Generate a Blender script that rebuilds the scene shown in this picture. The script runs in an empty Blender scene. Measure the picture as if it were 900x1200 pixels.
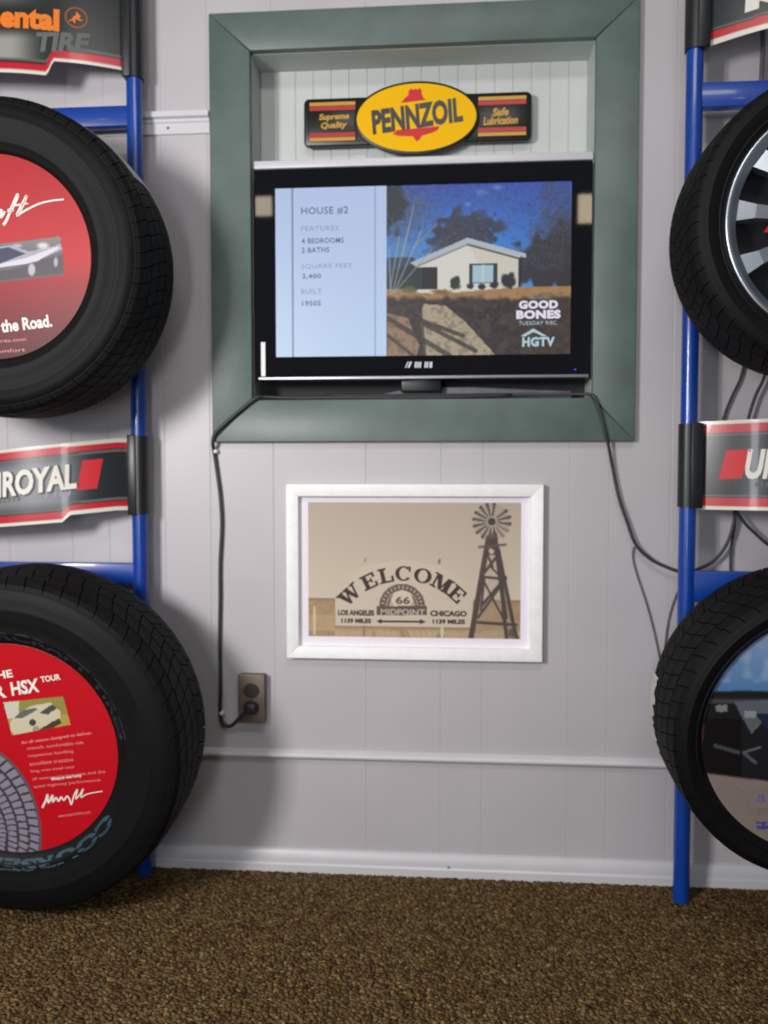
import bpy, bmesh, math, random
import numpy as np
from mathutils import Matrix, Vector

random.seed(4)
RNG = np.random.default_rng(4)
SC = bpy.context.scene
COL = SC.collection

# ------------------------------------------------------------------ camera
F = 970.0                                   # focal length in pixels of a 900x1200 frame
YAW, PITCH = math.radians(4.4), math.radians(2.6)
CAM = np.array([0.0, -1.92, 0.949])
FW = np.array([-math.sin(YAW) * math.cos(PITCH), math.cos(YAW) * math.cos(PITCH), -math.sin(PITCH)])
RT = np.array([math.cos(YAW), math.sin(YAW), 0.0])
UP = np.cross(RT, FW)
cd = bpy.data.cameras.new('camera')
cd.sensor_fit = 'VERTICAL'; cd.sensor_height = 36.0; cd.sensor_width = 27.0
cd.lens = F * 36.0 / 1200.0
cd.clip_start = 0.02
cd.dof.use_dof = True; cd.dof.focus_distance = 1.25; cd.dof.aperture_fstop = 3.6   # the phone focused a little short
cam = bpy.data.objects.new('camera', cd); COL.objects.link(cam)
cam.matrix_world = Matrix(((RT[0], UP[0], -FW[0], CAM[0]), (RT[1], UP[1], -FW[1], CAM[1]),
                           (RT[2], UP[2], -FW[2], CAM[2]), (0, 0, 0, 1)))
SC.camera = cam

# ------------------------------------------------------------------ light
SC.view_settings.view_transform = 'Standard'
SC.view_settings.look = 'None'
SC.view_settings.gamma = 1.0
SC.view_settings.use_curve_mapping = False
SC.view_settings.exposure = 0.0

w = bpy.data.worlds.new('room_ambient'); SC.world = w; w.use_nodes = True
bg = w.node_tree.nodes['Background']
bg.inputs[0].default_value = (0.86, 0.92, 1.0, 1); bg.inputs[1].default_value = 0.17

def area(name, loc, target, sx, sy, energy, col):
    l = bpy.data.lights.new(name, 'AREA'); l.shape = 'RECTANGLE'; l.size = sx; l.size_y = sy
    l.energy = energy; l.color = col
    o = bpy.data.objects.new(name, l); COL.objects.link(o)
    o.location = loc
    o.rotation_euler = (Vector(target) - Vector(loc)).to_track_quat('-Z', 'Y').to_euler()
    return o
area('front_window_light', (-1.45, -2.35, 1.45), (-0.25, 0, 0.95), 0.40, 0.5, 52, (1.0, 0.965, 0.95))
area('door_glass_light', (-0.5, -3.6, 0.95), (0.0, 0, 1.0), 0.24, 1.0, 16, (0.93, 0.97, 1.0))
area('ceiling_lamp_light', (0.1, -1.8, 2.58), (0.1, -1.2, 0), 1.2, 0.4, 14, (1.0, 0.97, 0.92))
area('wall_lamp_light', (0.79, -3.0, 2.47), (0.79, 0, 2.3), 0.10, 0.16, 0.5, (1.0, 0.80, 0.58))
area('wall_lamp_light', (-1.09, -3.0, 2.53), (-1.09, 0, 2.3), 0.10, 0.11, 0.3, (1.0, 0.84, 0.66))

# ------------------------------------------------------------------ helpers
def at(x, y, Y=0.0):
    """point of the plane Y seen at photo pixel (x, y)"""
    d = FW * F + RT * (x - 450) + UP * (600 - y)
    return CAM + d * ((Y - CAM[1]) / d[1])

def lin(c):
    c = np.asarray(c, float) / 255.0
    return np.where(c <= 0.04045, c / 12.92, ((c + 0.055) / 1.055) ** 2.4)

def L4(r, g, b):
    v = lin((r, g, b)); return (float(v[0]), float(v[1]), float(v[2]), 1.0)

MATS = {}
def mat(name, rgb, rough=0.5, metal=0.0, spec=0.5, coat=0.0, noise=0.0, nscale=30.0, bump=0.0, bscale=80.0, emit=0.0, stretch=None, trans=0.0):
    if name in MATS: return MATS[name]
    m = bpy.data.materials.new(name); m.use_nodes = True
    nt = m.node_tree; b = nt.nodes['Principled BSDF']
    c = L4(*rgb)
    b.inputs['Base Color'].default_value = c
    b.inputs['Roughness'].default_value = rough
    b.inputs['Metallic'].default_value = metal
    b.inputs['Specular IOR Level'].default_value = spec
    b.inputs['Coat Weight'].default_value = coat
    b.inputs['Coat Roughness'].default_value = 0.08
    if trans: b.inputs['Transmission Weight'].default_value = trans
    if emit:
        b.inputs['Emission Color'].default_value = c
        b.inputs['Emission Strength'].default_value = emit
        b.inputs['Base Color'].default_value = (0.01, 0.01, 0.01, 1)
    if noise or bump:
        tc = nt.nodes.new('ShaderNodeTexCoord'); mp = nt.nodes.new('ShaderNodeMapping')
        if stretch: mp.inputs['Scale'].default_value = stretch
        nt.links.new(tc.outputs['Object'], mp.inputs['Vector'])
    if noise:
        n = nt.nodes.new('ShaderNodeTexNoise'); n.inputs['Scale'].default_value = nscale
        n.inputs['Detail'].default_value = 5
        r = nt.nodes.new('ShaderNodeValToRGB')
        r.color_ramp.elements[0].position = 0.3; r.color_ramp.elements[1].position = 0.7
        r.color_ramp.elements[0].color = tuple(v * (1 - noise) for v in c[:3]) + (1,)
        r.color_ramp.elements[1].color = tuple(min(1, v * (1 + noise)) for v in c[:3]) + (1,)
        nt.links.new(mp.outputs[0], n.inputs['Vector'])
        nt.links.new(n.outputs['Fac'], r.inputs[0]); nt.links.new(r.outputs[0], b.inputs['Base Color'])
    if bump:
        n = nt.nodes.new('ShaderNodeTexNoise'); n.inputs['Scale'].default_value = bscale
        bp = nt.nodes.new('ShaderNodeBump'); bp.inputs['Strength'].default_value = bump
        bp.inputs['Distance'].default_value = 0.002
        nt.links.new(mp.outputs[0], n.inputs['Vector'])
        nt.links.new(n.outputs['Fac'], bp.inputs['Height']); nt.links.new(bp.outputs[0], b.inputs['Normal'])
    MATS[name] = m
    return m

def mat_print(name, rough=0.5, emit=0.0, coat=0.0):
    """a printed (or lit) sheet: colour comes from the print stored on the sheet"""
    if name in MATS: return MATS[name]
    m = bpy.data.materials.new(name); m.use_nodes = True
    nt = m.node_tree; b = nt.nodes['Principled BSDF']
    a = nt.nodes.new('ShaderNodeAttribute'); a.attribute_name = 'print'
    b.inputs['Roughness'].default_value = rough
    b.inputs['Coat Weight'].default_value = coat
    b.inputs['Coat Roughness'].default_value = 0.06
    if emit:
        b.inputs['Base Color'].default_value = (0.008, 0.008, 0.01, 1)
        nt.links.new(a.outputs['Color'], b.inputs['Emission Color'])
        b.inputs['Emission Strength'].default_value = emit
    else:
        nt.links.new(a.outputs['Color'], b.inputs['Base Color'])
    MATS[name] = m
    return m

WORLD = {}                                    # object -> world matrix of its root
def tag(o, label=None, cat=None, group=None, kind=None):
    if label: o['label'] = label
    if cat: o['category'] = cat
    if group: o['group'] = group
    if kind: o['kind'] = kind
    return o

def thing(name, label, cat, loc=(0, 0, 0), rot=(0, 0, 0), group=None, kind=None):
    o = bpy.data.objects.new(name, None); COL.objects.link(o)
    o.empty_display_size = 0.05
    o.location = loc; o.rotation_euler = rot
    WORLD[o] = Matrix.Translation(loc) @ __import__('mathutils').Euler(rot).to_matrix().to_4x4()
    return tag(o, label, cat, group, kind)

def mesh(name, verts, faces, m=None, parent=None, local=False, smooth=False, edges=None):
    """one mesh object; verts are world coordinates unless local"""
    me = bpy.data.meshes.new(name)
    V = np.asarray(verts, float).reshape(-1, 3)
    if parent is not None and not local:
        inv = np.array(WORLD[parent].inverted())
        V = V @ inv[:3, :3].T + inv[:3, 3]
    me.from_pydata([tuple(v) for v in V.tolist()], [], [tuple(f) for f in faces])
    if smooth: me.polygons.foreach_set('use_smooth', [True] * len(me.polygons))
    me.update()
    o = bpy.data.objects.new(name, me); COL.objects.link(o)
    if m: me.materials.append(m)
    if parent is not None:
        o.parent = parent; WORLD[o] = WORLD[parent]
    else:
        WORLD[o] = Matrix.Identity(4)
    return o

def fix_normals(o):
    bm = bmesh.new(); bm.from_mesh(o.data)
    bmesh.ops.recalc_face_normals(bm, faces=bm.faces[:]); bm.to_mesh(o.data); bm.free()
    return o

def smooth_by_angle(o, deg=35):
    me = o.data
    me.polygons.foreach_set('use_smooth', [True] * len(me.polygons))
    bm = bmesh.new(); bm.from_mesh(me)
    for e in bm.edges:
        if len(e.link_faces) == 2 and e.calc_face_angle(0) > math.radians(deg): e.smooth = False
    bm.to_mesh(me); bm.free()
    return o

def box(x0, x1, y0, y1, z0, z1):
    v = [(x, y, z) for x in (x0, x1) for y in (y0, y1) for z in (z0, z1)]
    f = [(0, 1, 3, 2), (4, 6, 7, 5), (0, 4, 5, 1), (2, 3, 7, 6), (0, 2, 6, 4), (1, 5, 7, 3)]
    return v, f

def join(parts):
    V, Fc = [], []
    for v, f in parts:
        k = len(V); V += [tuple(p) for p in v]; Fc += [tuple(i + k for i in q) for q in f]
    return V, Fc

def box_obj(name, x0, x1, y0, y1, z0, z1, m, parent=None, bevel=0.0, seg=2, local=False):
    v, f = box(x0, x1, y0, y1, z0, z1)
    o = mesh(name, v, f, m, parent, local)
    if bevel:
        bm = bmesh.new(); bm.from_mesh(o.data)
        bmesh.ops.bevel(bm, geom=bm.edges[:], offset=bevel, segments=seg, affect='EDGES', profile=0.5)
        bm.to_mesh(o.data); bm.free(); smooth_by_angle(o, 50)
    return o

def prism(poly, y0, y1):
    """polygon in X/Z pushed from y0 (front) to y1"""
    n = len(poly)
    v = [(x, y0, z) for x, z in poly] + [(x, y1, z) for x, z in poly]
    f = [tuple(range(n)), tuple(range(2 * n - 1, n - 1, -1))]
    f += [(i, i + n, (i + 1) % n + n, (i + 1) % n) for i in range(n)]
    return v, f

def prism_obj(name, poly, y0, y1, m, parent=None, bevel=0.0, seg=2, local=False):
    v, f = prism(poly, y0, y1)
    o = fix_normals(mesh(name, v, f, m, parent, local))
    if bevel:
        bm = bmesh.new(); bm.from_mesh(o.data)
        bmesh.ops.bevel(bm, geom=bm.edges[:], offset=bevel, segments=seg, affect='EDGES', profile=0.5)
        bm.to_mesh(o.data); bm.free(); smooth_by_angle(o, 50)
    return o

def extrude_x(profile, x0, x1):
    """closed profile in (y, z) run along X"""
    n = len(profile)
    v = [(x0, y, z) for y, z in profile] + [(x1, y, z) for y, z in profile]
    f = [tuple(range(n)), tuple(range(2 * n - 1, n - 1, -1))]
    f += [(i, i + n, (i + 1) % n + n, (i + 1) % n) for i in range(n)]
    return v, f

def lathe_y(profile, seg=96, closed=False):
    """profile of (offset along Y, radius) spun about the local Y axis"""
    V, Fc = [], []
    n = len(profile)
    for i in range(seg):
        a = 2 * math.pi * i / seg
        for o, r in profile: V.append((r * math.cos(a), o, r * math.sin(a)))
    for i in range(seg):
        j = (i + 1) % seg
        for k in range(n if closed else n - 1):
            l = (k + 1) % n
            Fc.append((i * n + k, i * n + l, j * n + l, j * n + k))
    return V, Fc

def tube(points, r, seg=8, sub=6):
    """round cord along a smooth curve through the points"""
    P = [np.array(p, float) for p in points]
    C = []
    Q = [2 * P[0] - P[1]] + P + [2 * P[-1] - P[-2]]
    for i in range(1, len(Q) - 2):
        p0, p1, p2, p3 = Q[i - 1:i + 3]
        for k in range(sub):
            t = k / sub
            C.append(0.5 * ((2 * p1) + (-p0 + p2) * t + (2 * p0 - 5 * p1 + 4 * p2 - p3) * t * t + (-p0 + 3 * p1 - 3 * p2 + p3) * t ** 3))
    C.append(P[-1])
    V, Fc = [], []
    up = np.array([0.13, 1.0, 0.21]); up /= np.linalg.norm(up)
    for i, c in enumerate(C):
        d = C[min(i + 1, len(C) - 1)] - C[max(i - 1, 0)]
        d = d / (np.linalg.norm(d) + 1e-9)
        a = np.cross(d, up)
        if np.linalg.norm(a) < 0.05: a = np.cross(d, [1, 0, 0])
        a /= np.linalg.norm(a); b = np.cross(a, d)
        for k in range(seg):
            t = 2 * math.pi * k / seg
            V.append(c + r * (math.cos(t) * a + math.sin(t) * b))
    for i in range(len(C) - 1):
        for k in range(seg):
            l = (k + 1) % seg
            Fc.append((i * seg + k, (i + 1) * seg + k, (i + 1) * seg + l, i * seg + l))
    Fc.append(tuple(range(seg))); Fc.append(tuple(range((len(C) - 1) * seg + seg - 1, (len(C) - 1) * seg - 1, -1)))
    return V, Fc

def cyl(p0, p1, r, seg=20):
    V, Fc = tube([p0, p1], r, seg, 1)
    return V, Fc

# -- lettering -------------------------------------------------------
def glyphs(s, bold=0.0, shear=0.0, spacing=1.0):
    c = bpy.data.curves.new('lettering', 'FONT')
    c.body = s; c.size = 1.0; c.offset = bold; c.shear = shear; c.space_character = spacing
    c.resolution_u = 3; c.fill_mode = 'FRONT'
    o = bpy.data.objects.new('lettering', c)
    me = bpy.data.meshes.new_from_object(o)
    V = np.array([v.co[:2] for v in me.vertices], float)
    Fc = [tuple(p.vertices) for p in me.polygons]
    bpy.data.objects.remove(o); bpy.data.curves.remove(c); bpy.data.meshes.remove(me)
    return V, Fc

def fit(V, wd, ht):
    lo, hi = V.min(0), V.max(0)
    return (V - (lo + hi) / 2) / (hi - lo) * np.array([wd, ht])

def lay(V2, X, Z, rot=0.0, yfun=0.0, lift=0.0006):
    """flat x/z outline -> points on a surface y = yfun(x)"""
    c, s = math.cos(rot), math.sin(rot)
    x = X + V2[:, 0] * c - V2[:, 1] * s
    z = Z + V2[:, 0] * s + V2[:, 1] * c
    y = (np.vectorize(yfun)(x) if callable(yfun) else np.full_like(x, yfun)) - lift
    return np.stack([x, y, z], 1)

def words(name, s, X, Z, wd, ht, m, parent, rot=0.0, yfun=0.0, bold=0.0, shear=0.0, lift=0.0006, local=False, spacing=1.0):
    V, Fc = glyphs(s, bold, shear, spacing)
    o = mesh(name, lay(fit(V, wd, ht), X, Z, rot, yfun, lift), Fc, m, parent, local)
    return o

def poly_flat(name, pts, m, parent, yfun=0.0, lift=0.0006, local=False):
    V2 = np.array(pts, float)
    return mesh(name, lay(V2, 0, 0, 0, yfun, lift), [tuple(range(len(pts)))], m, parent, local)

def strip(nm, q, m, face, yf, n=10):
    V2 = []
    for k in range(n + 1):
        u = k / n; V2 += [q[0] * (1 - u) + q[1] * u, q[3] * (1 - u) + q[2] * u]
    return mesh(nm, lay(np.array(V2), 0, 0, 0, yf, .0008), [(2 * i, 2 * i + 2, 2 * i + 3, 2 * i + 1) for i in range(n)], m, face)

# -- printed rasters ---------------------------------------------------
def inpoly(x, y, pts):
    r = np.zeros(x.shape, bool); n = len(pts); j = n - 1
    for i in range(n):
        xi, yi = pts[i]; xj, yj = pts[j]
        if yi != yj:
            c = ((yi > y) != (yj > y)) & (x < (xj - xi) * (y - yi) / (yj - yi) + xi)
            r ^= c
        j = i
    return r

def seg_dist(x, y, a, b):
    ax, ay = a; bx, by = b
    t = np.clip(((x - ax) * (bx - ax) + (y - ay) * (by - ay)) / ((bx - ax) ** 2 + (by - ay) ** 2 + 1e-9), 0, 1)
    return np.hypot(x - ax - t * (bx - ax), y - ay - t * (by - ay))

def vnoise(x, y, scale, seed=0):
    g = np.random.default_rng(seed).random((64, 64))
    X, Y = x / scale, y / scale
    i, j = np.floor(X).astype(int), np.floor(Y).astype(int)
    fx, fy = X - i, Y - j
    fx, fy = fx * fx * (3 - 2 * fx), fy * fy * (3 - 2 * fy)
    G = lambda a, b: g[a % 64, b % 64]
    return (G(i, j) * (1 - fx) + G(i + 1, j) * fx) * (1 - fy) + (G(i, j + 1) * (1 - fx) + G(i + 1, j + 1) * fx) * fy

class Paint:
    """colours (0..255, sRGB) over arrays of print coordinates x (right), y (down)"""
    def __init__(s, x, y, base):
        s.x, s.y = x, y; s.c = np.tile(np.array(base, float), x.shape + (1,))
    def put(s, mask, col, a=1.0):
        mk = (np.asarray(mask, float) * a)[..., None]
        col = np.asarray(col, float)
        s.c = s.c * (1 - mk) + col * mk
    def poly(s, pts, col, a=1.0): s.put(inpoly(s.x, s.y, pts), col, a)
    def line(s, a, b, w, col, al=1.0):
        s.put(np.clip((w / 2 + 0.5 - seg_dist(s.x, s.y, a, b)), 0, 1), col, al)
    def blob(s, cx, cy, rx, ry, col, soft=0.3, a=1.0, n=0.0, seed=1, ns=8):
        d = np.hypot((s.x - cx) / rx, (s.y - cy) / ry)
        if n: d = d + n * (vnoise(s.x, s.y, ns, seed) - 0.5)
        s.put(np.clip((1 - d) / soft, 0, 1), col, a)
    def grad(s, y0, y1, c0, c1, mask=None):
        t = np.clip((s.y - y0) / (y1 - y0), 0, 1)[..., None]
        col = np.array(c0, float) * (1 - t) + np.array(c1, float) * t
        mk = np.ones(s.x.shape) if mask is None else mask
        s.put(mk, col)

def set_print(o, rgb255):
    a = o.data.color_attributes.new('print', 'FLOAT_COLOR', 'POINT')
    c = np.ones((len(o.data.vertices), 4)); c[:, :3] = lin(np.clip(rgb255, 0, 255)).reshape(-1, 3)
    a.data.foreach_set('color', c.ravel())

def grid_print(name, X0, X1, Z0, Z1, Y, nx, ny, px, paint, m, parent, gain=1.0):
    """flat sheet; px = (x0, x1, ytop, ybottom) print coordinates of its edges"""
    u, v = np.meshgrid(np.linspace(0, 1, nx), np.linspace(0, 1, ny))
    V = np.stack([X0 + (X1 - X0) * u, np.full_like(u, Y), Z1 + (Z0 - Z1) * v], -1).reshape(-1, 3)
    idx = np.arange(nx * ny).reshape(ny, nx)
    Fc = np.stack([idx[:-1, :-1], idx[1:, :-1], idx[1:, 1:], idx[:-1, 1:]], -1).reshape(-1, 4)
    o = mesh(name, V, Fc.tolist(), m, parent)
    x = px[0] + (px[1] - px[0]) * u; y = px[2] + (px[3] - px[2]) * v
    set_print(o, paint(x, y).c * gain)
    return o

# ------------------------------------------------------------------ materials
M_wall = mat('painted_panelling', (186, 182, 186), 0.42, noise=0.035, nscale=5, bump=0.05, bscale=60)
M_gap = mat('panel_joint', (160, 157, 158), 0.8)
M_trim = mat('white_gloss_trim', (205, 204, 208), 0.35, noise=0.03, nscale=9)
M_green = mat('grey_green_paint', (87, 103, 99), 0.42, noise=0.12, nscale=14, bump=0.12, bscale=40, stretch=(1, 1, 1))
M_bead = mat('white_beadboard', (196, 200, 198), 0.5, noise=0.03, nscale=8)
M_jamb = mat('pale_jamb_paint', (178, 188, 184), 0.5, noise=0.05, nscale=12)
M_blue = mat('blue_powder_coat', (8, 60, 150), 0.33, coat=0.4, noise=0.06, nscale=25)
M_blackp = mat('black_plastic', (24, 27, 31), 0.38)
M_rubber = mat('black_rubber', (11, 11, 12), 0.6, noise=0.15, nscale=22, bump=0.15, bscale=220, spec=0.2)
M_tread = mat('tread_rubber', (9, 9, 10), 0.66, noise=0.2, nscale=40, bump=0.2, bscale=150, spec=0.2)
M_cord = mat('dark_cord', (50, 50, 54), 0.5)
M_cord2 = mat('grey_cord', (86, 84, 88), 0.5)
M_white = mat('white_plastic', (225, 225, 222), 0.4)
M_bezel = mat('gloss_black_bezel', (9, 10, 14), 0.025, spec=0.5)
M_silver = mat('silver_strip', (165, 166, 170), 0.35, metal=0.6)
M_dark = mat('dark_void', (16, 17, 19), 0.7)
M_chrome = mat('chrome', (190, 198, 206), 0.34, metal=1.0, noise=0.1, nscale=12)
M_frame = mat('distressed_white_wood', (246, 247, 246), 0.5, noise=0.04, nscale=40, bump=0.25, bscale=70, stretch=(1, 1, 1))
M_mat = mat('lilac_white_mat', (236, 229, 240), 0.8)
M_brass = mat('worn_brown_steel', (112, 98, 84), 0.4, metal=0.15, noise=0.15, nscale=30)
M_recept = mat('brown_bakelite', (48, 44, 46), 0.4)
M_paper = mat('torn_label_paper', (188, 188, 184), 0.75, noise=0.12, nscale=50)
M_txtw = mat('white_ink', (228, 224, 214), 0.5)
M_txtp = mat('pale_pink_ink', (226, 140, 140), 0.6)
M_red = mat('red_ink', (200, 14, 28), 0.5)
M_orange = mat('orange_ink', (228, 120, 22), 0.45)
M_greyink = mat('grey_ink', (96, 104, 100), 0.5)
M_sepia = mat('dark_sepia_ink', (62, 50, 48), 0.7)
M_sepia2 = mat('brown_sepia_ink', (104, 84, 74), 0.7)
M_sepial = mat('pale_sepia_ink', (186, 172, 156), 0.7)
M_yellow = mat('yellow_enamel', (240, 186, 6), 0.6, spec=0.15)
M_gold = mat('gold_ink', (196, 148, 42), 0.4)
M_dred = mat('deep_red_ink', (176, 34, 38), 0.4)
M_black = mat('black_enamel', (18, 17, 18), 0.35)
M_teal = mat('teal_sidewall_wax', (34, 66, 80), 0.6, noise=0.3, nscale=60)
M_navy = mat('dark_blue_sidewall_wax', (26, 33, 48), 0.6, noise=0.3, nscale=60)

# ------------------------------------------------------------------ floor
def carpet_material():
    m = bpy.data.materials.new('brown_fleck_carpet'); m.use_nodes = True
    nt = m.node_tree; b = nt.nodes['Principled BSDF']
    b.inputs['Roughness'].default_value = 0.95; b.inputs['Specular IOR Level'].default_value = 0.1
    tc = nt.nodes.new('ShaderNodeTexCoord')
    v = nt.nodes.new('ShaderNodeTexVoronoi'); v.inputs['Scale'].default_value = 110
    r = nt.nodes.new('ShaderNodeValToRGB')
    for i, (p, c) in enumerate(((0.0, (74, 56, 37)), (0.35, (96, 74, 48)), (0.65, (112, 90, 58)), (1.0, (136, 113, 76)))):
        e = r.color_ramp.elements[i] if i < 2 else r.color_ramp.elements.new(p)
        e.position = p; e.color = L4(*c)
    nt.links.new(tc.outputs['Object'], v.inputs['Vector'])
    s = nt.nodes.new('ShaderNodeSeparateColor'); nt.links.new(v.outputs['Color'], s.inputs[0])
    nt.links.new(s.outputs[0], r.inputs[0]); nt.links.new(r.outputs[0], b.inputs['Base Color'])
    bp = nt.nodes.new('ShaderNodeBump'); bp.inputs['Strength'].default_value = 0.8; bp.inputs['Distance'].default_value = 0.004
    nt.links.new(v.outputs['Distance'], bp.inputs['Height']); nt.links.new(bp.outputs[0], b.inputs['Normal'])
    return m
fl = box_obj('floor', -2.6, 2.6, -4.2, 0.11, -0.1, 0.0, carpet_material())
tag(fl, 'brown and tan flecked carpet across the floor', 'floor', kind='structure')

def carpet_pile():
    p = 0.0066
    xs = np.arange(-1.45, 1.4, p); ys = np.arange(-1.0, -0.016, p)
    gx, gy = np.meshgrid(xs, ys); n = gx.size
    cx = gx.ravel() + RNG.uniform(-.5, .5, n) * p; cy = np.minimum(gy.ravel() + RNG.uniform(-.5, .5, n) * p, -0.018)
    h = RNG.uniform(0.004, 0.0062, n); r = p * RNG.uniform(0.7, 1.0, n); a = RNG.uniform(0, 2 * math.pi, n)
    tx, ty = RNG.normal(0, 0.0022, n), RNG.normal(0, 0.0022, n)
    V = np.zeros((n, 8, 3))
    for k in range(4):
        t = a + k * math.pi / 2
        V[:, k] = np.stack([cx + r * np.cos(t), cy + r * np.sin(t) * .8, np.zeros(n)], -1)
        V[:, k + 4] = np.stack([cx + tx + .75 * r * np.cos(t), cy + ty + .7 * r * np.sin(t), h], -1)
    fq = np.array([(0, 1, 5, 4), (1, 2, 6, 5), (2, 3, 7, 6), (3, 0, 4, 7), (4, 5, 6, 7)])
    Fc = (np.arange(n)[:, None, None] * 8 + fq[None]).reshape(-1, 4)
    me = bpy.data.meshes.new('carpet_pile')
    me.vertices.add(n * 8); me.vertices.foreach_set('co', V.ravel())
    me.loops.add(Fc.size); me.loops.foreach_set('vertex_index', Fc.ravel().astype(np.int32))
    me.polygons.add(len(Fc)); me.polygons.foreach_set('loop_start', np.arange(0, Fc.size, 4, dtype=np.int32))
    me.update(calc_edges=True)
    pal = lin(np.array([(72, 54, 35), (88, 67, 43), (99, 77, 49), (109, 87, 57), (126, 105, 70), (103, 91, 64)]))
    ix = RNG.choice(6, n, p=[.15, .24, .26, .18, .08, .09])
    c = np.ones((n, 8, 4)); c[:, :, :3] = (pal[ix] * RNG.uniform(.85, 1.15, (n, 1)))[:, None, :]
    at_ = me.color_attributes.new('print', 'FLOAT_COLOR', 'POINT'); at_.data.foreach_set('color', c.ravel())
    m = mat_print('carpet_yarn', 0.95); m.node_tree.nodes['Principled BSDF'].inputs['Specular IOR Level'].default_value = 0.1
    me.materials.append(m)
    o = bpy.data.objects.new('carpet_pile', me); COL.objects.link(o); o.parent = fl
    tag(o, kind='stuff')
carpet_pile()

# ------------------------------------------------------------------ wall with vertical panel boards
NX0, NX1, NZ0, NZ1 = -0.4525, 0.3230, 1.122, 1.9125        # niche opening
WX0, WX1, WZ1 = -2.2, 2.2, 2.6
ND = 0.085                                                  # niche depth
BT = 0.008                                                  # board thickness
v, f = join([box(WX0, NX0 - .012, BT, .10, 0, WZ1), box(NX1 + .012, WX1, BT, .10, 0, WZ1),
             box(NX0 - .012, NX1 + .012, BT, .10, 0, NZ0 - .012), box(NX0 - .012, NX1 + .012, BT, .10, NZ1 + .012, WZ1)])
wall = mesh('wall_back', v, f, M_gap)
tag(wall, 'pale grey vertical groove panelled wall behind the racks', 'wall', kind='structure')
grooves = [-2.2, -2.07, -1.86, -1.69, -1.59, -1.39, -1.30, -1.165, -1.055, -0.897, -0.806, -0.669, -0.559, -0.408, -0.19, -0.015, 0.081, 0.279,
           0.368, 0.505, 0.615, 0.766, 0.984, 1.159, 1.255, 1.453, 1.542, 1.68, 1.79, 1.94, 2.2]
def board(x0, x1, z0, z1):
    c, d = 0.0013, 0.0009
    g = 0.0
    prof = [(x0 + g, BT), (x0 + g, d), (x0 + c, 0), (x1 - c, 0), (x1 - g, d), (x1 - g, BT)]
    n = len(prof)
    V = [(x, y, z0) for x, y in prof] + [(x, y, z1) for x, y in prof]
    Fc = [tuple(range(n)), tuple(range(2 * n - 1, n - 1, -1))] + [(i, i + n, (i + 1) % n + n, (i + 1) % n) for i in range(n)]
    fix_normals(mesh('wall_board', V, Fc, M_wall, wall))
for a, b in zip(grooves[:-1], grooves[1:]):
    if b <= NX0 - .02 or a >= NX1 + .02:
        board(a, b, 0, WZ1)
    else:
        board(a, b, 0, NZ0 - .03); board(a, b, NZ1 + .03, WZ1)
        if a < NX0 - .03: board(a, NX0 - .012, NZ0 - .03, NZ1 + .03)
        if b > NX1 + .03: board(NX1 + .012, b, NZ0 - .03, NZ1 + .03)

# chair rail and baseboard
def half_round(z, h, d, n=9):
    return [(-d * math.sin(math.pi * k / (n - 1)) ** .8, z - h / 2 + h * k / (n - 1)) for k in range(n)]
v, f = extrude_x(half_round(0.284, 0.024, 0.016), WX0, WX1)
o = smooth_by_angle(fix_normals(mesh('trim_1', v, f, M_trim)), 60)
tag(o, 'thin white half round rail running low along the panelled wall', 'moulding', kind='structure')
v, f = extrude_x([(0, 0), (-.016, 0), (-.016, .022), (-.0125, .026), (-.0125, .034), (-.011, .046), (-.006, .054), (0, .056)], WX0, WX1)
o = smooth_by_angle(fix_normals(mesh('baseboard_back', v, f, M_trim)), 25)
tag(o, 'low white baseboard where the panelled wall meets the carpet', 'baseboard', kind='structure')
v, f = lathe_y([(-.0165, 0.0001), (-.0168, .0022), (-.0160, .0026)], 12)
mesh('nail_head', [(x + .005, y, z + .030) for x, y, z in v], f, M_greyink, o)

# ------------------------------------------------------------------ niche: green casing, jambs, beadboard, ledge
OX0, OX1, OZ0, OZ1 = -0.5485, 0.4185, 1.024, 2.000
CY = -0.019
win = thing('window_1', 'niche with wide grey green painted casing around the television', 'window frame', (-.065, 0, OZ0), kind='structure')
gi = 0.0006
for poly in ([(OX0, OZ0), (NX0, NZ0), (NX0, NZ1), (OX0, OZ1)], [(NX1, NZ0), (OX1, OZ0), (OX1, OZ1), (NX1, NZ1)],
             [(OX0, OZ1), (NX0, NZ1), (NX1, NZ1), (OX1, OZ1)], [(OX0, OZ0), (OX1, OZ0), (NX1, NZ0), (NX0, NZ0)]):
    cx = sum(p[0] for p in poly) / 4; cz = sum(p[1] for p in poly) / 4
    poly = [(x + (gi if x < cx else -gi), z + (gi if z < cz else -gi)) for x, z in poly]
    prism_obj('casing_board', poly, CY, -0.0005, M_green, win, 0.0018)
JT = 0.012
for (a, b, c, d) in ((NX0 - JT, NX0, NZ0 - JT, NZ1 + JT), (NX1, NX1 + JT, NZ0 - JT, NZ1 + JT), (NX0, NX1, NZ1, NZ1 + JT), (NX0, NX1, NZ0 - JT, NZ0)):
    box_obj('jamb', a, b, 0.0, ND + .012, c, d, M_jamb, win)
nb = 18
bw = (NX1 - NX0) / nb
for i in range(nb):
    x0 = NX0 + i * bw
    prof = [(x0 + .0003, ND + .01), (x0 + .0001, ND + .0015), (x0 + .002, ND), (x0 + bw - .002, ND), (x0 + bw - .0001, ND + .0015), (x0 + bw - .0003, ND + .01)]
    n = 6
    V = [(x, y, 1.66) for x, y in prof] + [(x, y, NZ1) for x, y in prof]
    Fc = [tuple(range(n)), tuple(range(2 * n - 1, n - 1, -1))] + [(k, k + n, (k + 1) % n + n, (k + 1) % n) for k in range(n)]
    fix_normals(mesh('bead_board', V, Fc, M_bead, win))
box_obj('niche_back', NX0 - JT, NX1 + JT, ND + .01, ND + .03, NZ0 - JT, NZ1 + JT, M_gap, win)
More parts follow.
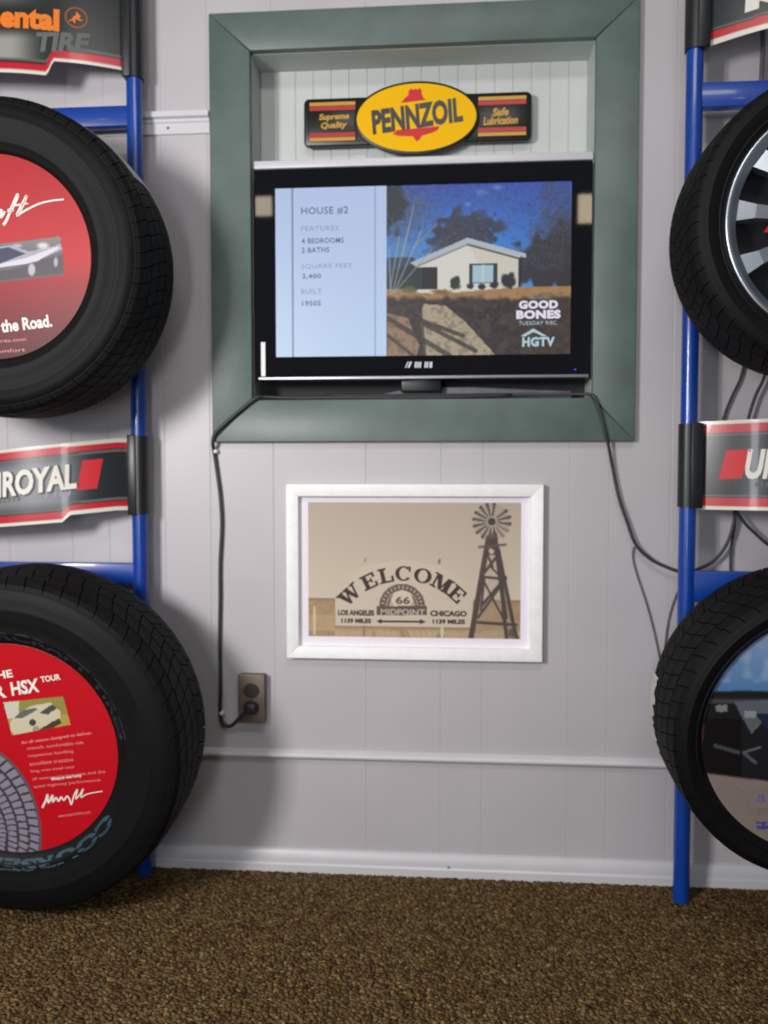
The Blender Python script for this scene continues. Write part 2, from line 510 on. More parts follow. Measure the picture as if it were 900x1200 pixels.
box_obj('lower_panel', NX0 + .0005, NX1 - .0005, ND, ND + .01, NZ0, 1.655, mat('dark_back_board', (40, 41, 44), 0.7), win)
box_obj('ledge', NX0 + .0005, NX1 - .0005, -.004, ND - .0005, 1.6535, 1.671, M_trim, win, .0015)

# ------------------------------------------------------------------ oval oil sign in the niche
SY0, SY1 = ND - .030, ND - .016            # plate front / back
def sgn(x, y): p = at(x, y, SY0); return p[0], p[2]
sx0, sz1 = sgn(356, 116); sx1, _ = sgn(623, 110); _, sz0 = sgn(356, 172)
szc = (sz0 + sz1) / 2; scx = sgn(488, 139)[0]
sign = thing('oil_sign', 'yellow oval oil brand sign with black wings above the television', 'sign', (scx, SY1, sz0))
def rrect(x0, x1, z0, z1, r, n=5):
    P = []
    for cx, cz, a0 in ((x1 - r, z1 - r, 0), (x0 + r, z1 - r, 90), (x0 + r, z0 + r, 180), (x1 - r, z0 + r, 270)):
        for k in range(n + 1):
            a = math.radians(a0 + 90 * k / n); P.append((cx + r * math.cos(a), cz + r * math.sin(a)))
    return P
def ell(cx, cz, a, b, n=64): return [(cx + a * math.cos(2 * math.pi * k / n), cz + b * math.sin(2 * math.pi * k / n)) for k in range(n)]
prism_obj('wing_plate', rrect(sx0, sx1, sz0, sz1, .012), SY0, SY1, M_black, sign, .003)
oa, ob = (sgn(561, 139)[0] - sgn(415, 139)[0]) / 2, (sgn(488, 96)[1] - sgn(488, 182)[1]) / 2
prism_obj('oval_plate', ell(scx, szc, oa, ob), SY0 - .008, SY0 + .002, M_black, sign, .002)
ov = prism_obj('oval_face', ell(scx, szc, oa - .0065, ob - .0065), SY0 - .010, SY0 - .0085, M_yellow, sign)
YF = SY0 - .010
words('lettering', 'PENNZOIL', scx + .001, szc + .003, .212, .057, M_black, ov, math.radians(6.5), YF, .045, .06)
# red bell behind the word: crown above, skirt and clapper below
bx, bz = scx - .002, szc
poly_flat('bell_crown', [(bx - .034, bz + .034), (bx + .024, bz + .039), (bx + .018, bz + .044), (bx + .014, bz + .054), (bx + .014, bz + .062),
                         (bx + .009, bz + .066), (bx + .004, bz + .062), (bx, bz + .066), (bx - .004, bz + .062), (bx - .009, bz + .066), (bx - .016, bz + .061), (bx - .016, bz + .052), (bx - .024, bz + .045)], M_red, ov, YF)
poly_flat('bell_skirt', [(bx + .056, bz - .022), (bx + .052, bz - .030), (bx + .040, bz - .036), (bx + .016, bz - .042), (bx + .010, bz - .050), (bx + .003, bz - .0555), (bx - .002, bz - .048),
                         (bx - .006, bz - .043), (bx - .040, bz - .041), (bx - .054, bz - .036), (bx - .046, bz - .032), (bx - .044, bz - .028)], M_red, ov, YF)
for xa, xb, t1, t2 in ((sx0 + .012, scx - oa + .004, 'Supreme', 'Quality'), (scx + oa - .004, sx1 - .010, 'Safe', 'Lubrication')):
    hh = (sz1 - sz0) / 2
    lw = prism_obj('wing_face', [(xa, szc - hh + .010), (xb, szc - hh + .010), (xb, szc + hh - .010), (xa, szc + hh - .010)], SY0 - .002, SY0 + .001, M_black, sign, .0008)
    yw = SY0 - .002
    for s in (1, -1):
        z = szc + s * (hh - .0145)
        poly_flat('gold_band', [(xa + .002, z - .004), (xb - .002, z - .004), (xb - .002, z + .004), (xa + .002, z + .004)], M_gold, lw, yw)
        z = szc + s * (hh - .0245)
        poly_flat('red_band', [(xa + .002, z - .005), (xb - .002, z - .005), (xb - .002, z + .005), (xa + .002, z + .005)], M_dred, lw, yw)
    mx = (xa + xb) / 2 + (.004 if t1 == 'Supreme' else -.004)
    words('lettering', t1, mx, szc + .0095, .072 if t1 == 'Supreme' else .038, .0185, M_gold, lw, 0.02, yw, .04, .2)
    words('lettering', t2, mx, szc - .010, .062 if t2 == 'Quality' else .080, .0185, M_gold, lw, 0.02, yw, .04, .2)

# ------------------------------------------------------------------ television
TX0, TX1, TZ0, TZ1 = -0.4440, 0.3190, 1.1665, 1.6475
TY = -0.014
tv = thing('television', 'black flat screen television showing a house listing in the niche', 'television', (-.0625, .02, NZ0))
SX0, SX1, SZ0, SZ1 = at(323, 300, TY)[0], at(669, 300, TY)[0], at(490, 416, TY)[2], at(490, 216.5, TY)[2]
def ring_frame(ox0, ox1, oz0, oz1, ix0, ix1, iz0, iz1, y0, y1):
    O = [(ox0, oz0), (ox1, oz0), (ox1, oz1), (ox0, oz1)]; I = [(ix0, iz0), (ix1, iz0), (ix1, iz1), (ix0, iz1)]
    V = [(x, y0, z) for x, z in O] + [(x, y0, z) for x, z in I] + [(x, y1, z) for x, z in O] + [(x, y1, z) for x, z in I]
    Fc = []
    for i in range(4):
        j = (i + 1) % 4
        Fc += [(i, j, j + 4, i + 4), (i + 8, i + 12, j + 12, j + 8), (i, i + 8, j + 8, j), (i + 4, j + 4, j + 12, i + 12)]
    return V, Fc
v, f = ring_frame(TX0, TX1, TZ0, TZ1, SX0 - .001, SX1 + .001, SZ0 - .001, SZ1 + .001, TY, TY + .03)
bz_ = fix_normals(mesh('bezel', v, f, M_bezel, tv))
bm = bmesh.new(); bm.from_mesh(bz_.data)
bmesh.ops.bevel(bm, geom=[e for e in bm.edges if all(abs(vv.co.y + .02 - TY) < 1e-5 for vv in e.verts)], offset=.0015, segments=2, affect='EDGES'); bm.to_mesh(bz_.data); bm.free()
box_obj('housing', TX0 + .02, TX1 - .02, TY + .03, ND - .012, TZ0 + .02, TZ1 - .02, M_blackp, tv, .004)
box_obj('silver_strip', TX0 + .006, TX1 - .004, TY - .0045, TY, TZ0 + .001, TZ0 + .0075, M_silver, tv, .0008)
box_obj('white_sticker', at(306, 420, TY)[0], at(311, 420, TY)[0], TY - .0006, TY, at(308, 441, TY)[2], at(308, 401, TY)[2], M_white, tv)
v, f = lathe_y([(-.001, .0001), (-.001, .002), (.0, .0022)], 12)
lx = at(674, 433, TY)
mesh('power_light', [(x + lx[0], y + TY, z + lx[2]) for x, y, z in v], f, mat('blue_led', (70, 50, 255), emit=1.2), tv)
# maker's mark, too small to read: slanted strokes and blocks
for k, (x0, x1) in enumerate(((476, 477.5), (479, 481.5), (486, 488.3), (489, 490.7), (491.5, 493.5), (497.5, 499.3), (500, 501.8), (503.3, 506.5))):
    a, b = at(x0, 424, TY), at(x1, 431, TY)
    sl = .003 if k < 2 else .0006
    poly_flat('maker_mark', [(a[0] - sl, b[2]), (b[0] - sl, b[2]), (b[0] + sl, a[2]), (a[0] + sl, a[2])], mat('mark_white', (205, 206, 216), 0.4), bz_, TY)

def paint_screen(x, y):
    P = Paint(x, y, (20, 20, 24))
    n1 = vnoise(x, y, 7, 1); n2 = vnoise(x, y, 3.2, 2); n3 = vnoise(x, y, 16, 3)
    P.grad(214, 318, (24, 58, 150), (66, 158, 228))
    P.put(np.clip((x - 560) / 110, 0, 1), (30, 66, 160), .45)
    for cx, cy, r in ((566, 226, 8), (584, 221, 7), (550, 240, 6)): P.blob(cx, cy, r, r * .6, (118, 158, 214), 1.0, .7, .6, 5)
    # bare wood behind the house
    P.blob(550, 270, 40, 26, (38, 38, 50), .25, .9, .55, 6, 6)
    P.blob(530, 285, 30, 22, (40, 42, 54), .3, .85, .6, 7, 6)
    P.blob(655, 262, 34, 50, (58, 56, 78), .7, .75, .9, 9, 9)
    P.blob(645, 310, 52, 34, (36, 32, 36), .25, .95, .55, 10, 7)
    P.blob(668, 300, 26, 55, (42, 36, 38), .35, .85, .5, 11, 8)
    # tall bare tree and evergreen at the left
    P.blob(490, 246, 30, 34, (70, 82, 112), .9, .75, 1.0, 12, 5)
    P.blob(474, 268, 26, 20, (66, 84, 120), .9, .6, 1.0, 13, 5)
    P.blob(462, 238, 20, 34, (18, 28, 30), .3, .95, .7, 14, 7)
    tw = np.random.default_rng(8)
    for cx, cy, n_, L in ((550, 290, 26, 34), (530, 300, 16, 26), (648, 320, 26, 44), (664, 310, 18, 56), (486, 300, 22, 56), (474, 300, 12, 44)):
        for _ in range(n_):
            a = math.radians(tw.uniform(25, 155)); l_ = L * tw.uniform(.5, 1.15); x0 = cx + tw.uniform(-14, 14)
            P.line((x0, cy), (x0 + l_ * math.cos(a), cy - l_ * math.sin(a)), .5, (62, 58, 66) if cx > 500 else (116, 120, 132), .55)
    spk = vnoise(x, y, 1.9, 41)
    P.put((x > 456) & (y < 318) & (spk > .68), (58, 112, 190), .22); P.put((x > 456) & (y < 338) & (spk < .25), (30, 30, 36), .25)
    # lower wing of the house
    P.poly([(455, 300), (486, 300), (500, 312), (486, 340), (455, 342)], (46, 66, 84))
    P.poly([(455, 318), (488, 308), (490, 340), (455, 342)], (28, 48, 54))
    # ground
    g = y > 338
    P.put(g, (152, 116, 74)); P.put(g & (n2 > .5), (170, 134, 84), .4)
    P.put(np.clip((y - 346 + (n1 - .5) * 6 - (x - 455) * .01) / 6, 0, 1), (38, 30, 32))
    P.put(np.clip((y - 350) / 10, 0, 1) * (n1 > .55), (70, 56, 44), .6)
    P.put((y > 352) & (x > 612), (74, 58, 44), .35)
    # driveway and its long tree shadows
    P.poly([(499, 356), (524, 358), (548, 378), (584, 418), (500, 418), (494, 372)], (166, 152, 128))
    P.poly([(456, 366), (480, 372), (494, 405), (490, 418), (456, 418)], (142, 114, 88))
    for a, b, w_ in (((456, 360), (545, 394), 5), ((456, 372), (530, 418), 6), ((500, 380), (560, 412), 5), ((456, 392), (490, 420), 4), ((494, 356), (500, 420), 5)):
        P.line(a, b, w_, (46, 38, 38), .8)
    P.put((x > 456) & (y > 345) & (vnoise(x, y, 2.4, 42) > .62), (128, 104, 76), .2); P.put((x > 456) & (y > 345) & (vnoise(x, y, 4.2, 43) > .6), (40, 32, 32), .22)
    # gable house
    P.poly([(490, 311), (550, 284), (611, 302), (609, 338), (515, 344), (490, 342)], (206, 204, 196))
    P.poly([(550, 286), (611, 303), (609, 338), (580, 340)], (190, 182, 166), .5)
    P.poly([(483, 307), (550, 279), (618, 299), (618, 304), (550, 286), (490, 312)], (168, 176, 186))
    P.line((490, 312), (550, 287), 1.4, (90, 96, 104)); P.line((550, 287), (612, 305), 2.2, (60, 64, 74))
    P.poly([(497, 312), (515, 312), (515, 339), (497, 339)], (18, 18, 24))
    P.poly([(482, 314), (497, 312), (497, 339), (476, 340)], (30, 46, 48))
    P.poly([(552, 309), (585, 309), (585, 333), (552, 333)], (34, 48, 58))
    P.poly([(556, 311), (580, 311), (580, 332), (556, 332)], (158, 186, 200)); P.line((568, 310), (568, 333), 1, (210, 214, 214))
    P.poly([(609, 304), (614, 306), (612, 338), (609, 338)], (24, 24, 28))
    for cx, cy, rx, ry, c in ((536, 332, 7, 9, (34, 44, 30)), (553, 336, 5, 4, (26, 30, 34)), (567, 337, 5, 4, (26, 30, 36)), (581, 335, 6, 5, (24, 30, 36)), (598, 330, 10, 10, (22, 28, 30))):
        P.blob(cx, cy, rx, ry, c, .3, 1, .4, 15, 3)
    P.blob(520, 342, 14, 4, (120, 74, 50), .5, .9, .5, 16, 4); P.blob(482, 339, 12, 5, (96, 100, 52), .5, .8, .5, 17, 4)
    # pale trunks
    for a, b, w_ in (((462, 342), (482, 262), 1.4), ((464, 342), (496, 270), 1.4), ((459, 340), (470, 276), 1.4), ((466, 340), (508, 292), 1.2), ((474, 300), (487, 240), 1), ((460, 344), (458, 290), 1.6), ((486, 290), (514, 262), .9)):
        P.line(a, b, w_, (150, 150, 152), .85)
    # pale fact panel
    pan = x < 455.5
    t = np.clip((y - 214) / 205, 0, 1)[..., None]
    P.put(pan, np.array((172, 190, 226)) * (1 - t) + np.array((184, 206, 236)) * t)
    P.put(pan & (np.abs(x - 343) < .6), (108, 118, 146)); P.put(pan & (np.abs(x - 441.5) < .8), (112, 128, 164))
    return P
screen = grid_print('screen', SX0 - .001, SX1 + .001, SZ0 - .001, SZ1 + .001, TY + .004, 348, 200, (322.5, 669.5, 216, 417), paint_screen, mat_print('lit_screen', 0.4, emit=0.92), tv)
YS = TY + .004
EK = mat('screen_dark_type', (88, 104, 138), 0.3, emit=0.92); EG = mat('screen_grey_type', (146, 152, 186), 0.3, emit=0.92)
EW = mat('screen_white_type', (226, 222, 240), 0.3, emit=0.92); EB = mat('screen_pale_blue_type', (176, 202, 216), 0.3, emit=0.92)
def scr(x, y):
    u = (x - 323) / 346.0; yy = y - (1 - u) * 3.5 + u * 3.0 * 0 if y < 300 else y
    p = at(x, yy, YS); return p[0], p[2]
def swords(s, x0, x1, yc, h, m, bold=.01):
    a, b = at(x0, yc, YS), at(x1, yc, YS)
    words('screen_lettering', s, (a[0] + b[0]) / 2, (a[2] + b[2]) / 2, b[0] - a[0], h * .00197, m, screen, 0, YS, bold, 0, .0005, False, 1.1)
swords('HOUSE #2', 353, 408, 247, 9, EK, .012); swords('FEATURES', 353, 397, 267.5, 6, EG)
swords('4 BEDROOMS', 353.5, 403, 282, 6.2, EK, .02); swords('2 BATHS', 353.5, 386, 293, 6.2, EK, .02)
swords('SQUARE FEET', 353, 413, 312, 6.2, EG); swords('2,400', 354, 376, 324, 6.4, EK, .02)
swords('BUILT', 353, 377, 341.5, 6, EG); swords('1950S', 354, 376, 355.5, 6.2, EK, .02)
swords('ALL NEW', 621, 641, 349, 3, EG, .0); swords('GOOD', 608, 654, 357, 9.5, EW, .06); swords('BONES', 605, 657, 368.5, 10, EW, .06)
swords('TUESDAY 9/8C', 608, 652, 378.5, 4.5, EB, .0); swords('HGTV', 612, 650, 400.5, 11, EB, .05)
def spt(x, y): p = at(x, y, YS); return p[0], p[2]
poly_flat('roof_mark', [spt(610, 394), spt(625, 385), spt(641, 394), spt(636, 394), spt(625, 389), spt(615, 394.5)], EB, screen, YS)
# stand on the sill
v, f = lathe_y([(0, .0001), (0, .028)], 4)
nk = box_obj('stand_neck', -.11, -.015, .01, .035, NZ0 + .018, TZ0 + .03, M_blackp, tv, .004)
prism_obj('stand_base', [(-.185, NZ0 + .0005), (.285, NZ0 + .0005), (.285, NZ0 + .020), (.05, NZ0 + .031), (-.085, NZ0 + .031), (-.155, NZ0 + .016)], .034, ND - .01,
          mat('dark_silver_base', (120, 121, 126), 0.3, noise=0.2, nscale=30), tv, .003)

# ------------------------------------------------------------------ cords
def cord(name, label, pts, r, m, group=None):
    P = [at(x, y, Y) for x, y, Y in pts]
    v, f = tube(P, r, 8, 6)
    o = mesh(name, v, f, m, None, smooth=True)
    tag(o, label, 'cord', group)
    return o
c1 = cord('power_cord', 'dark power cord from television sill down the wall to the outlet',
     [(600, 463, .008), (520, 465.5, -.006), (440, 466, -.007), (380, 466, -.008), (335, 466, -.009), (310, 465.5, -.016), (301, 466, -.0255), (285, 478, -.026), (262, 498, -.0255), (252, 508, -.0255), (249.5, 518, -.022), (251, 530, -.008), (254, 550, -.006), (258, 580, -.006), (260, 615, -.006),
      (258, 660, -.006), (258, 700, -.006), (257.5, 745, -.006), (258.5, 800, -.006), (258, 832, -.006), (260, 845, -.007), (266, 851, -.010), (272, 850, -.014), (279, 843, -.026), (286, 836, -.036), (291, 830, -.037)], .0044, M_cord)
for x, y in ((252, 529), (259, 835)):
    p = at(x, y, 0)
    v, f = lathe_y([(-.014, .0001), (-.014, .004), (-.011, .0055), (0, .0065)], 14)
    mesh('cord_clip', [(a + p[0] + .004, b, c + p[2]) for a, b, c in v], f, M_white, c1, smooth=True)
cord('video_cord', 'black cord hanging from the right of the niche and looping behind a blue post',
     [(380, 464, .022), (460, 463.5, .016), (540, 463, .015), (610, 462.5, .006), (645, 462.5, -.004), (675, 462, -.012), (690, 462, -.020), (697, 466, -.0265), (703, 482, -.027), (709, 505, -.026), (713, 522, -.020), (718, 548, -.012), (725, 582, -.012), (735, 612, -.014), (745, 638, -.016), (762, 655, -.018), (782, 665, -.02),
      (800, 670, -.022), (820, 666, -.022), (838, 656, -.022), (852, 637, -.022), (860, 612, -.022), (864, 580, -.022), (868, 540, -.022), (876, 495, -.022), (885, 465, -.022), (896, 440, -.022), (900, 405, -.022)], .0036, M_cord)
cord('thin_cord', 'thin dark cord dropping from the large loop past the blue post',
     [(772, 662, -.014), (758, 650, -.010), (744, 641, -.008), (741.5, 652, -.006), (746, 672, -.006), (756, 702, -.006), (766, 738, -.006), (774, 775, -.006), (777, 775, -.006), (783, 728, -.006), (792, 698, -.006), (802, 680, -.006), (812, 668, -.006)], .0016, M_cord2)
cord('signal_cord', 'thin cord rising from behind the lower right red block sign to the upper tire',
     [(858, 690, -.010), (856, 665, -.010), (857, 640, -.010), (861, 610, -.010), (856, 570, -.010), (848, 530, -.010), (847, 495, -.010), (857, 466, -.010), (868, 442, -.010), (876, 405, -.010)], .0028, M_cord)
cord('side_cord', 'dark cord sloping right from under the lower right red block sign',
     [(864, 560, -.034), (863, 596, -.034), (872, 612, -.034), (886, 626, -.034), (903, 640, -.034), (930, 652, -.034)], .0034, M_cord)
cord('drop_cord', 'grey cord hanging beneath the upper right sign behind the blue bar',
     [(888, -60, -.020), (892, 10, -.020), (894, 50, -.020), (892, 98, -.020), (890, 160, -.020)], .005, M_cord2)

# ------------------------------------------------------------------ outlet
ox0, ox1, oz0, oz1 = at(279, 818, -.022)[0], at(310.5, 818, -.022)[0], at(293, 847.5, -.022)[2], at(293, 790, -.022)[2]
ocx = (ox0 + ox1) / 2; ocz = (oz0 + oz1) / 2
ol = thing('wall_outlet', 'brown metal double wall outlet box on the lower left of the wall', 'outlet', (ocx, 0, oz0))
box_obj('outlet_box', ox0 + .002, ox1 - .002, -.020, 0, oz0 + .002, oz1 - .002, M_recept, ol, .002)
box_obj('cover_plate', ox0, ox1, -.024, -.0195, oz0, oz1, M_brass, ol, .0022, 3)
for k, z in enumerate((ocz + .020, ocz - .020)):
    v, f = lathe_y([(-.0275, .0001), (-.0275, .0170), (-.0262, .0185), (-.022, .0188)], 28)
    rc = smooth_by_angle(mesh('receptacle', [(x + ocx, y, zz * .92 + z) for x, y, zz in v], f, M_recept, ol), 40)
    for dx in (-.006, .006):
        box_obj('slot', ocx + dx - .001, ocx + dx + .001, -.0279, -.0272, z - .001, z + .0065, M_dark, rc)
v, f = lathe_y([(-.0255, .0001), (-.0255, .003), (-.0235, .0036)], 14)
mesh('screw', [(x + ocx, y, z + ocz) for x, y, z in v], f, M_brass, ol)
prism_obj('plug', [(ocx - .013, ocz - .034), (ocx + .004, ocz - .034), (ocx + .013, ocz - .026), (ocx + .013, ocz - .008), (ocx - .010, ocz - .008), (ocx - .013, ocz - .012)], -.041, -.0282, M_recept, c1, .003)

# ------------------------------------------------------------------ framed print
PX0, PX1, PZ0, PZ1 = -0.3745, 0.2170, 0.5195, 0.9265
pic = thing('framed_picture', 'white wood framed sepia print of a welcome sign and windmill', 'picture', ((PX0 + PX1) / 2, 0, PZ0))
fwid = .0285; FY = -.022
ix0, ix1, iz0, iz1 = PX0 + fwid, PX1 - fwid, PZ0 + fwid, PZ1 - fwid
for poly in ([(PX0, PZ0), (ix0, iz0), (ix0, iz1), (PX0, PZ1)], [(ix1, iz0), (PX1, PZ0), (PX1, PZ1), (ix1, iz1)],
             [(PX0, PZ1), (ix0, iz1), (ix1, iz1), (PX1, PZ1)], [(PX0, PZ0), (PX1, PZ0), (ix1, iz0), (ix0, iz0)]):
    prism_obj('frame_rail', poly, FY, -.001, M_frame, pic, .0012)
box_obj('mat_board', ix0 - .004, ix1 + .004, -.008, -.0045, iz0 - .004, iz1 + .004, M_mat, pic)
QY = -.0086
qa, qb = at(361, 588.5, QY), at(609.5, 749, QY)
def paint_print(x, y):
    P = Paint(x, y, (170, 157, 142))
    P.grad(588, 705, (162, 148, 133), (186, 173, 156))
    n1 = vnoise(x, y, 4, 21); n2 = vnoise(x, y, 11, 22)
    P.put(np.clip((y - 703) / 3, 0, 1), (146, 120, 90)); P.put((y > 706) & (n1 > .5), (160, 134, 100), .5)
    P.put((y > 703) & (y < 706.5), (120, 98, 80), .7)
    P.put(np.clip((y - 738) / 4, 0, 1) * (n2 > .3), (176, 156, 128), .6)
    P.put((y > 724) & (x < 392), (172, 148, 112), .6); P.put((y > 742) & (x < 392), (140, 116, 92), .7)
    P.line((368, 714), (368, 746), 3, (196, 180, 154), .8)
    # white signboard
    P.poly([(393, 700), (393, 736), (553, 736), (555, 700), (548, 682), (520, 664), (474, 656), (426, 664), (402, 682)], (184, 170, 152))
    P.poly([(393, 706), (553, 706), (553, 736), (393, 736)], (186, 172, 155))
    P.put((y > 736) & (y < 739) & (x > 393) & (x < 556), (138, 116, 92), .8)
    for px_ in (427, 519): P.line((px_, 737), (px_, 748), 3, (126, 104, 86) if px_ < 500 else (196, 184, 166), .9)
    for px_ in np.arange(440, 520, 7): P.line((px_, 741), (px_ + 2, 747), 1, (196, 184, 166), .5)
    P.line((428, 659), (429, 655), 1.4, (96, 82, 76), .8); P.line((515, 660), (516, 656), 2, (80, 68, 64), .9)
    # windmill tower
    D = (66, 54, 50)
    def wm(cx, cy): return 540 + cx / 6.67, 580 + cy / 6.67
    P.poly([wm(95, 960), wm(195, 400), wm(235, 300), wm(265, 300), wm(300, 440), wm(400, 850), wm(440, 1120), wm(70, 1120)], (150, 134, 114), .35)
    for a, b, w_ in (((215, 330), (85, 1120), 5.2), ((262, 300), (350, 960), 4.4), ((290, 420), (400, 960), 3.6), ((340, 960), (360, 1120), 3.6), ((400, 960), (440, 1130), 3.4), ((175, 640), (350, 655), 2.6), ((140, 1000), (430, 1015), 3),
                     ((200, 460), (300, 450), 3), ((190, 600), (300, 450), 2.8), ((170, 860), (350, 640), 2.8), ((140, 960), (330, 680), 2.4), ((235, 560), (330, 660), 1.8), ((190, 690), (330, 960), 2), ((215, 480), (250, 560), 2.2), ((320, 640), (330, 960), 2.2), ((185, 650), (160, 900), 2.2)):
        P.line(wm(*a), wm(*b), w_ * 1.2, D, .95)
    P.blob(*wm(250, 370), 5, 12, D, .4); P.line(wm(145, 405), wm(345, 385), 3, (84, 70, 66), .85); P.blob(*wm(240, 440), 3.2, 4, (176, 160, 140), .4)
    P.blob(*wm(400, 1080), 6, 8, (70, 60, 54), .5, .8)
    hub = wm(240, 205)
    for k in range(16):
        a = math.radians(k * 22.5 + 7)
        if k in (13,): continue
        c, s = math.cos(a), math.sin(a)
        lightv = (118, 104, 96) if k in (1, 2) else (62, 54, 52)
        P.poly([(hub[0] + 7 * c - 1.0 * s, hub[1] + 7 * s + 1.0 * c), (hub[0] + 22.5 * c - 2.3 * s, hub[1] + 22.5 * s + 2.3 * c), (hub[0] + 23 * c + 1.8 * s, hub[1] + 23 * s - 1.8 * c), (hub[0] + 7 * c + .9 * s, hub[1] + 7 * s - .9 * c)], lightv, .9)
        P.line(hub, (hub[0] + 8 * c, hub[1] + 8 * s), .8, (96, 84, 78), .6)
    P.put((np.hypot(x - hub[0], y - hub[1]) < 21), (120, 106, 96), .25)
    P.blob(hub[0], hub[1], 5, 5, (54, 46, 46), .3)
    # half round emblem
    P.put((np.hypot(x - 472, y - 712) < 27) & (y < 713), (84, 68, 62)); P.put((np.hypot(x - 472, y - 712) < 19) & (y < 713), (168, 150, 132))
    ang = np.degrees(np.arctan2(712 - y, x - 472)); rr = np.hypot(x - 472, y - 712)
    P.put((rr > 21) & (rr < 25) & (y < 711) & (np.mod(ang, 12) < 6), (176, 160, 142), .7)
    P.put((rr < 18) & (rr > 15) & (y < 713), (104, 84, 74))
    P.poly([(462, 696), (472, 692), (482, 696), (485, 704), (481, 712), (463, 712), (459, 704)], (192, 178, 160))
    P.poly([(442, 712), (501, 711), (501, 722), (442, 723)], (84, 68, 62))
    return P
prt = grid_print('print_sheet', qa[0], qb[0], qb[2], qa[2], QY, 300, 194, (361, 609.5, 588.5, 749), paint_print, mat_print('sepia_print', 0.55), pic, 1.10)
def pp(x, y): p = at(x, y, QY); return p[0], p[2]
PXM = abs(pp(500, 680)[0] - pp(400, 680)[0]) / 100         # metres per photo pixel
def pwords(s, x0, x1, y, h, m=M_sepia, bold=.05):
    (a, za), (b, zb) = pp(x0, y), pp(x1, y)
    words('lettering', s, (a + b) / 2, (za + zb) / 2, b - a, h * PXM, m, prt, 0, QY, bold)
pwords('LOS ANGELES', 396, 438.5, 718, 6.6); pwords('1139 MILES', 400, 435, 727.5, 5.6)
pwords('CHICAGO', 504, 547, 719, 6.8); pwords('1139 MILES', 507, 545, 728.5, 5.6)
pwords('66', 463.5, 480.5, 703.5, 9, M_sepia2, .03); pwords('MIDPOINT', 446, 498, 717.2, 7.2, M_sepial, .03)
poly_flat('arrow_mark', [pp(441, 728), pp(447, 725), pp(447, 727), pp(492, 727.4), pp(492, 725.4), pp(499, 728.6), pp(492, 731.6), pp(492, 729.6), pp(447, 729.2), pp(447, 731)], M_sepia, prt, QY)
# slab serif capitals on an arch, letters drawn in a 1 x 1 box
def ringpoly(t0, t1, a0=0, a1=360, n=22):
    """thick/thin O or C stroke"""
    P = []
    for k in range(n + 1):
        a = math.radians(a0 + (a1 - a0) * k / n); P.append((.5 + .5 * math.cos(a), .5 + .5 * math.sin(a)))
    for k in range(n, -1, -1):
        a = math.radians(a0 + (a1 - a0) * k / n); P.append((.5 + (.5 - t0) * math.cos(a), .5 + (.5 - t1) * math.sin(a)))
    return P, n
def quad(a, b, c, d): return [a, b, c, d]
R_ = lambda x0, x1, y0, y1: [(x0, y0), (x1, y0), (x1, y1), (x0, y1)]
SLAB = {
 'W': [[(.02, .88), (.26, .88), (.40, .0), (.26, .0)], [(.26, .0), (.36, .0), (.56, .88), (.46, .88)], [(.40, .88), (.62, .88), (.78, .0), (.64, .0)], [(.66, .0), (.76, .0), (.94, .88), (.84, .88)], R_(-.06, .34, .88, 1), R_(.36, .66, .88, 1), R_(.74, 1.06, .88, 1)],
 'E': [R_(.14, .42, 0, 1), R_(0, 1, .88, 1), R_(0, 1, 0, .12), R_(.84, 1, .66, .9), R_(.84, 1, .1, .34), R_(.4, .72, .45, .57), R_(.64, .74, .34, .68)],
 'L': [R_(.14, .42, 0, 1), R_(0, .58, .88, 1), R_(0, 1, 0, .12), R_(.84, 1, .1, .4)],
 'M': [R_(.08, .18, 0, .95), R_(.66, .92, 0, .95), [(.06, 1), (.34, 1), (.58, .16), (.44, .0)], [(.46, .0), (.56, .1), (.80, 1), (.68, 1)], R_(-.04, .3, 0, .12), R_(.56, 1.04, 0, .12), R_(-.04, .3, .88, 1), R_(.68, 1.04, .88, 1)],
}
for ch, lx, ang, wd in (('W', 409.5, 43, 20), ('E', 432, 26, 14), ('L', 452, 13, 13.5), ('C', 472.5, 0, 15.5), ('O', 495.5, -14, 16.5), ('M', 518.5, -29, 18.5), ('E', 536.5, -42, 13.5)):
    th_ = math.radians(-ang)
    R = 93.0; cxp, cyp = 473.0, 765.0
    lxp, lyp = cxp + R * math.sin(th_), cyp - R * math.cos(th_)
    hgt = 17.5 * PXM; wd *= 1.26
    if ch in 'OC':
        pts, n = ringpoly(.24, .10) if ch == 'O' else ringpoly(.24, .10, 42, 322)
        V2 = np.array(pts); Fc = [(k, k + 1, 2 * n - k, 2 * n + 1 - k) for k in range(n)]
        if ch == 'C':
            k0 = len(V2); V2 = np.vstack([V2, R_(.80, .92, .62, .98)]); Fc.append((k0, k0 + 1, k0 + 2, k0 + 3))
    else:
        V2 = np.array([p for q in SLAB[ch] for p in q]); Fc = [tuple(range(4 * i, 4 * i + 4)) for i in range(len(SLAB[ch]))]
    V2 = (V2 - .5) * np.array([wd * PXM, hgt])
    wx, wz = pp(lxp, lyp)
    V3 = lay(V2, wx, wz, math.radians(ang), QY)
    V3[:, 1] -= np.arange(len(V3)) * 1e-6
    mesh('lettering', V3, Fc, M_sepia, prt)

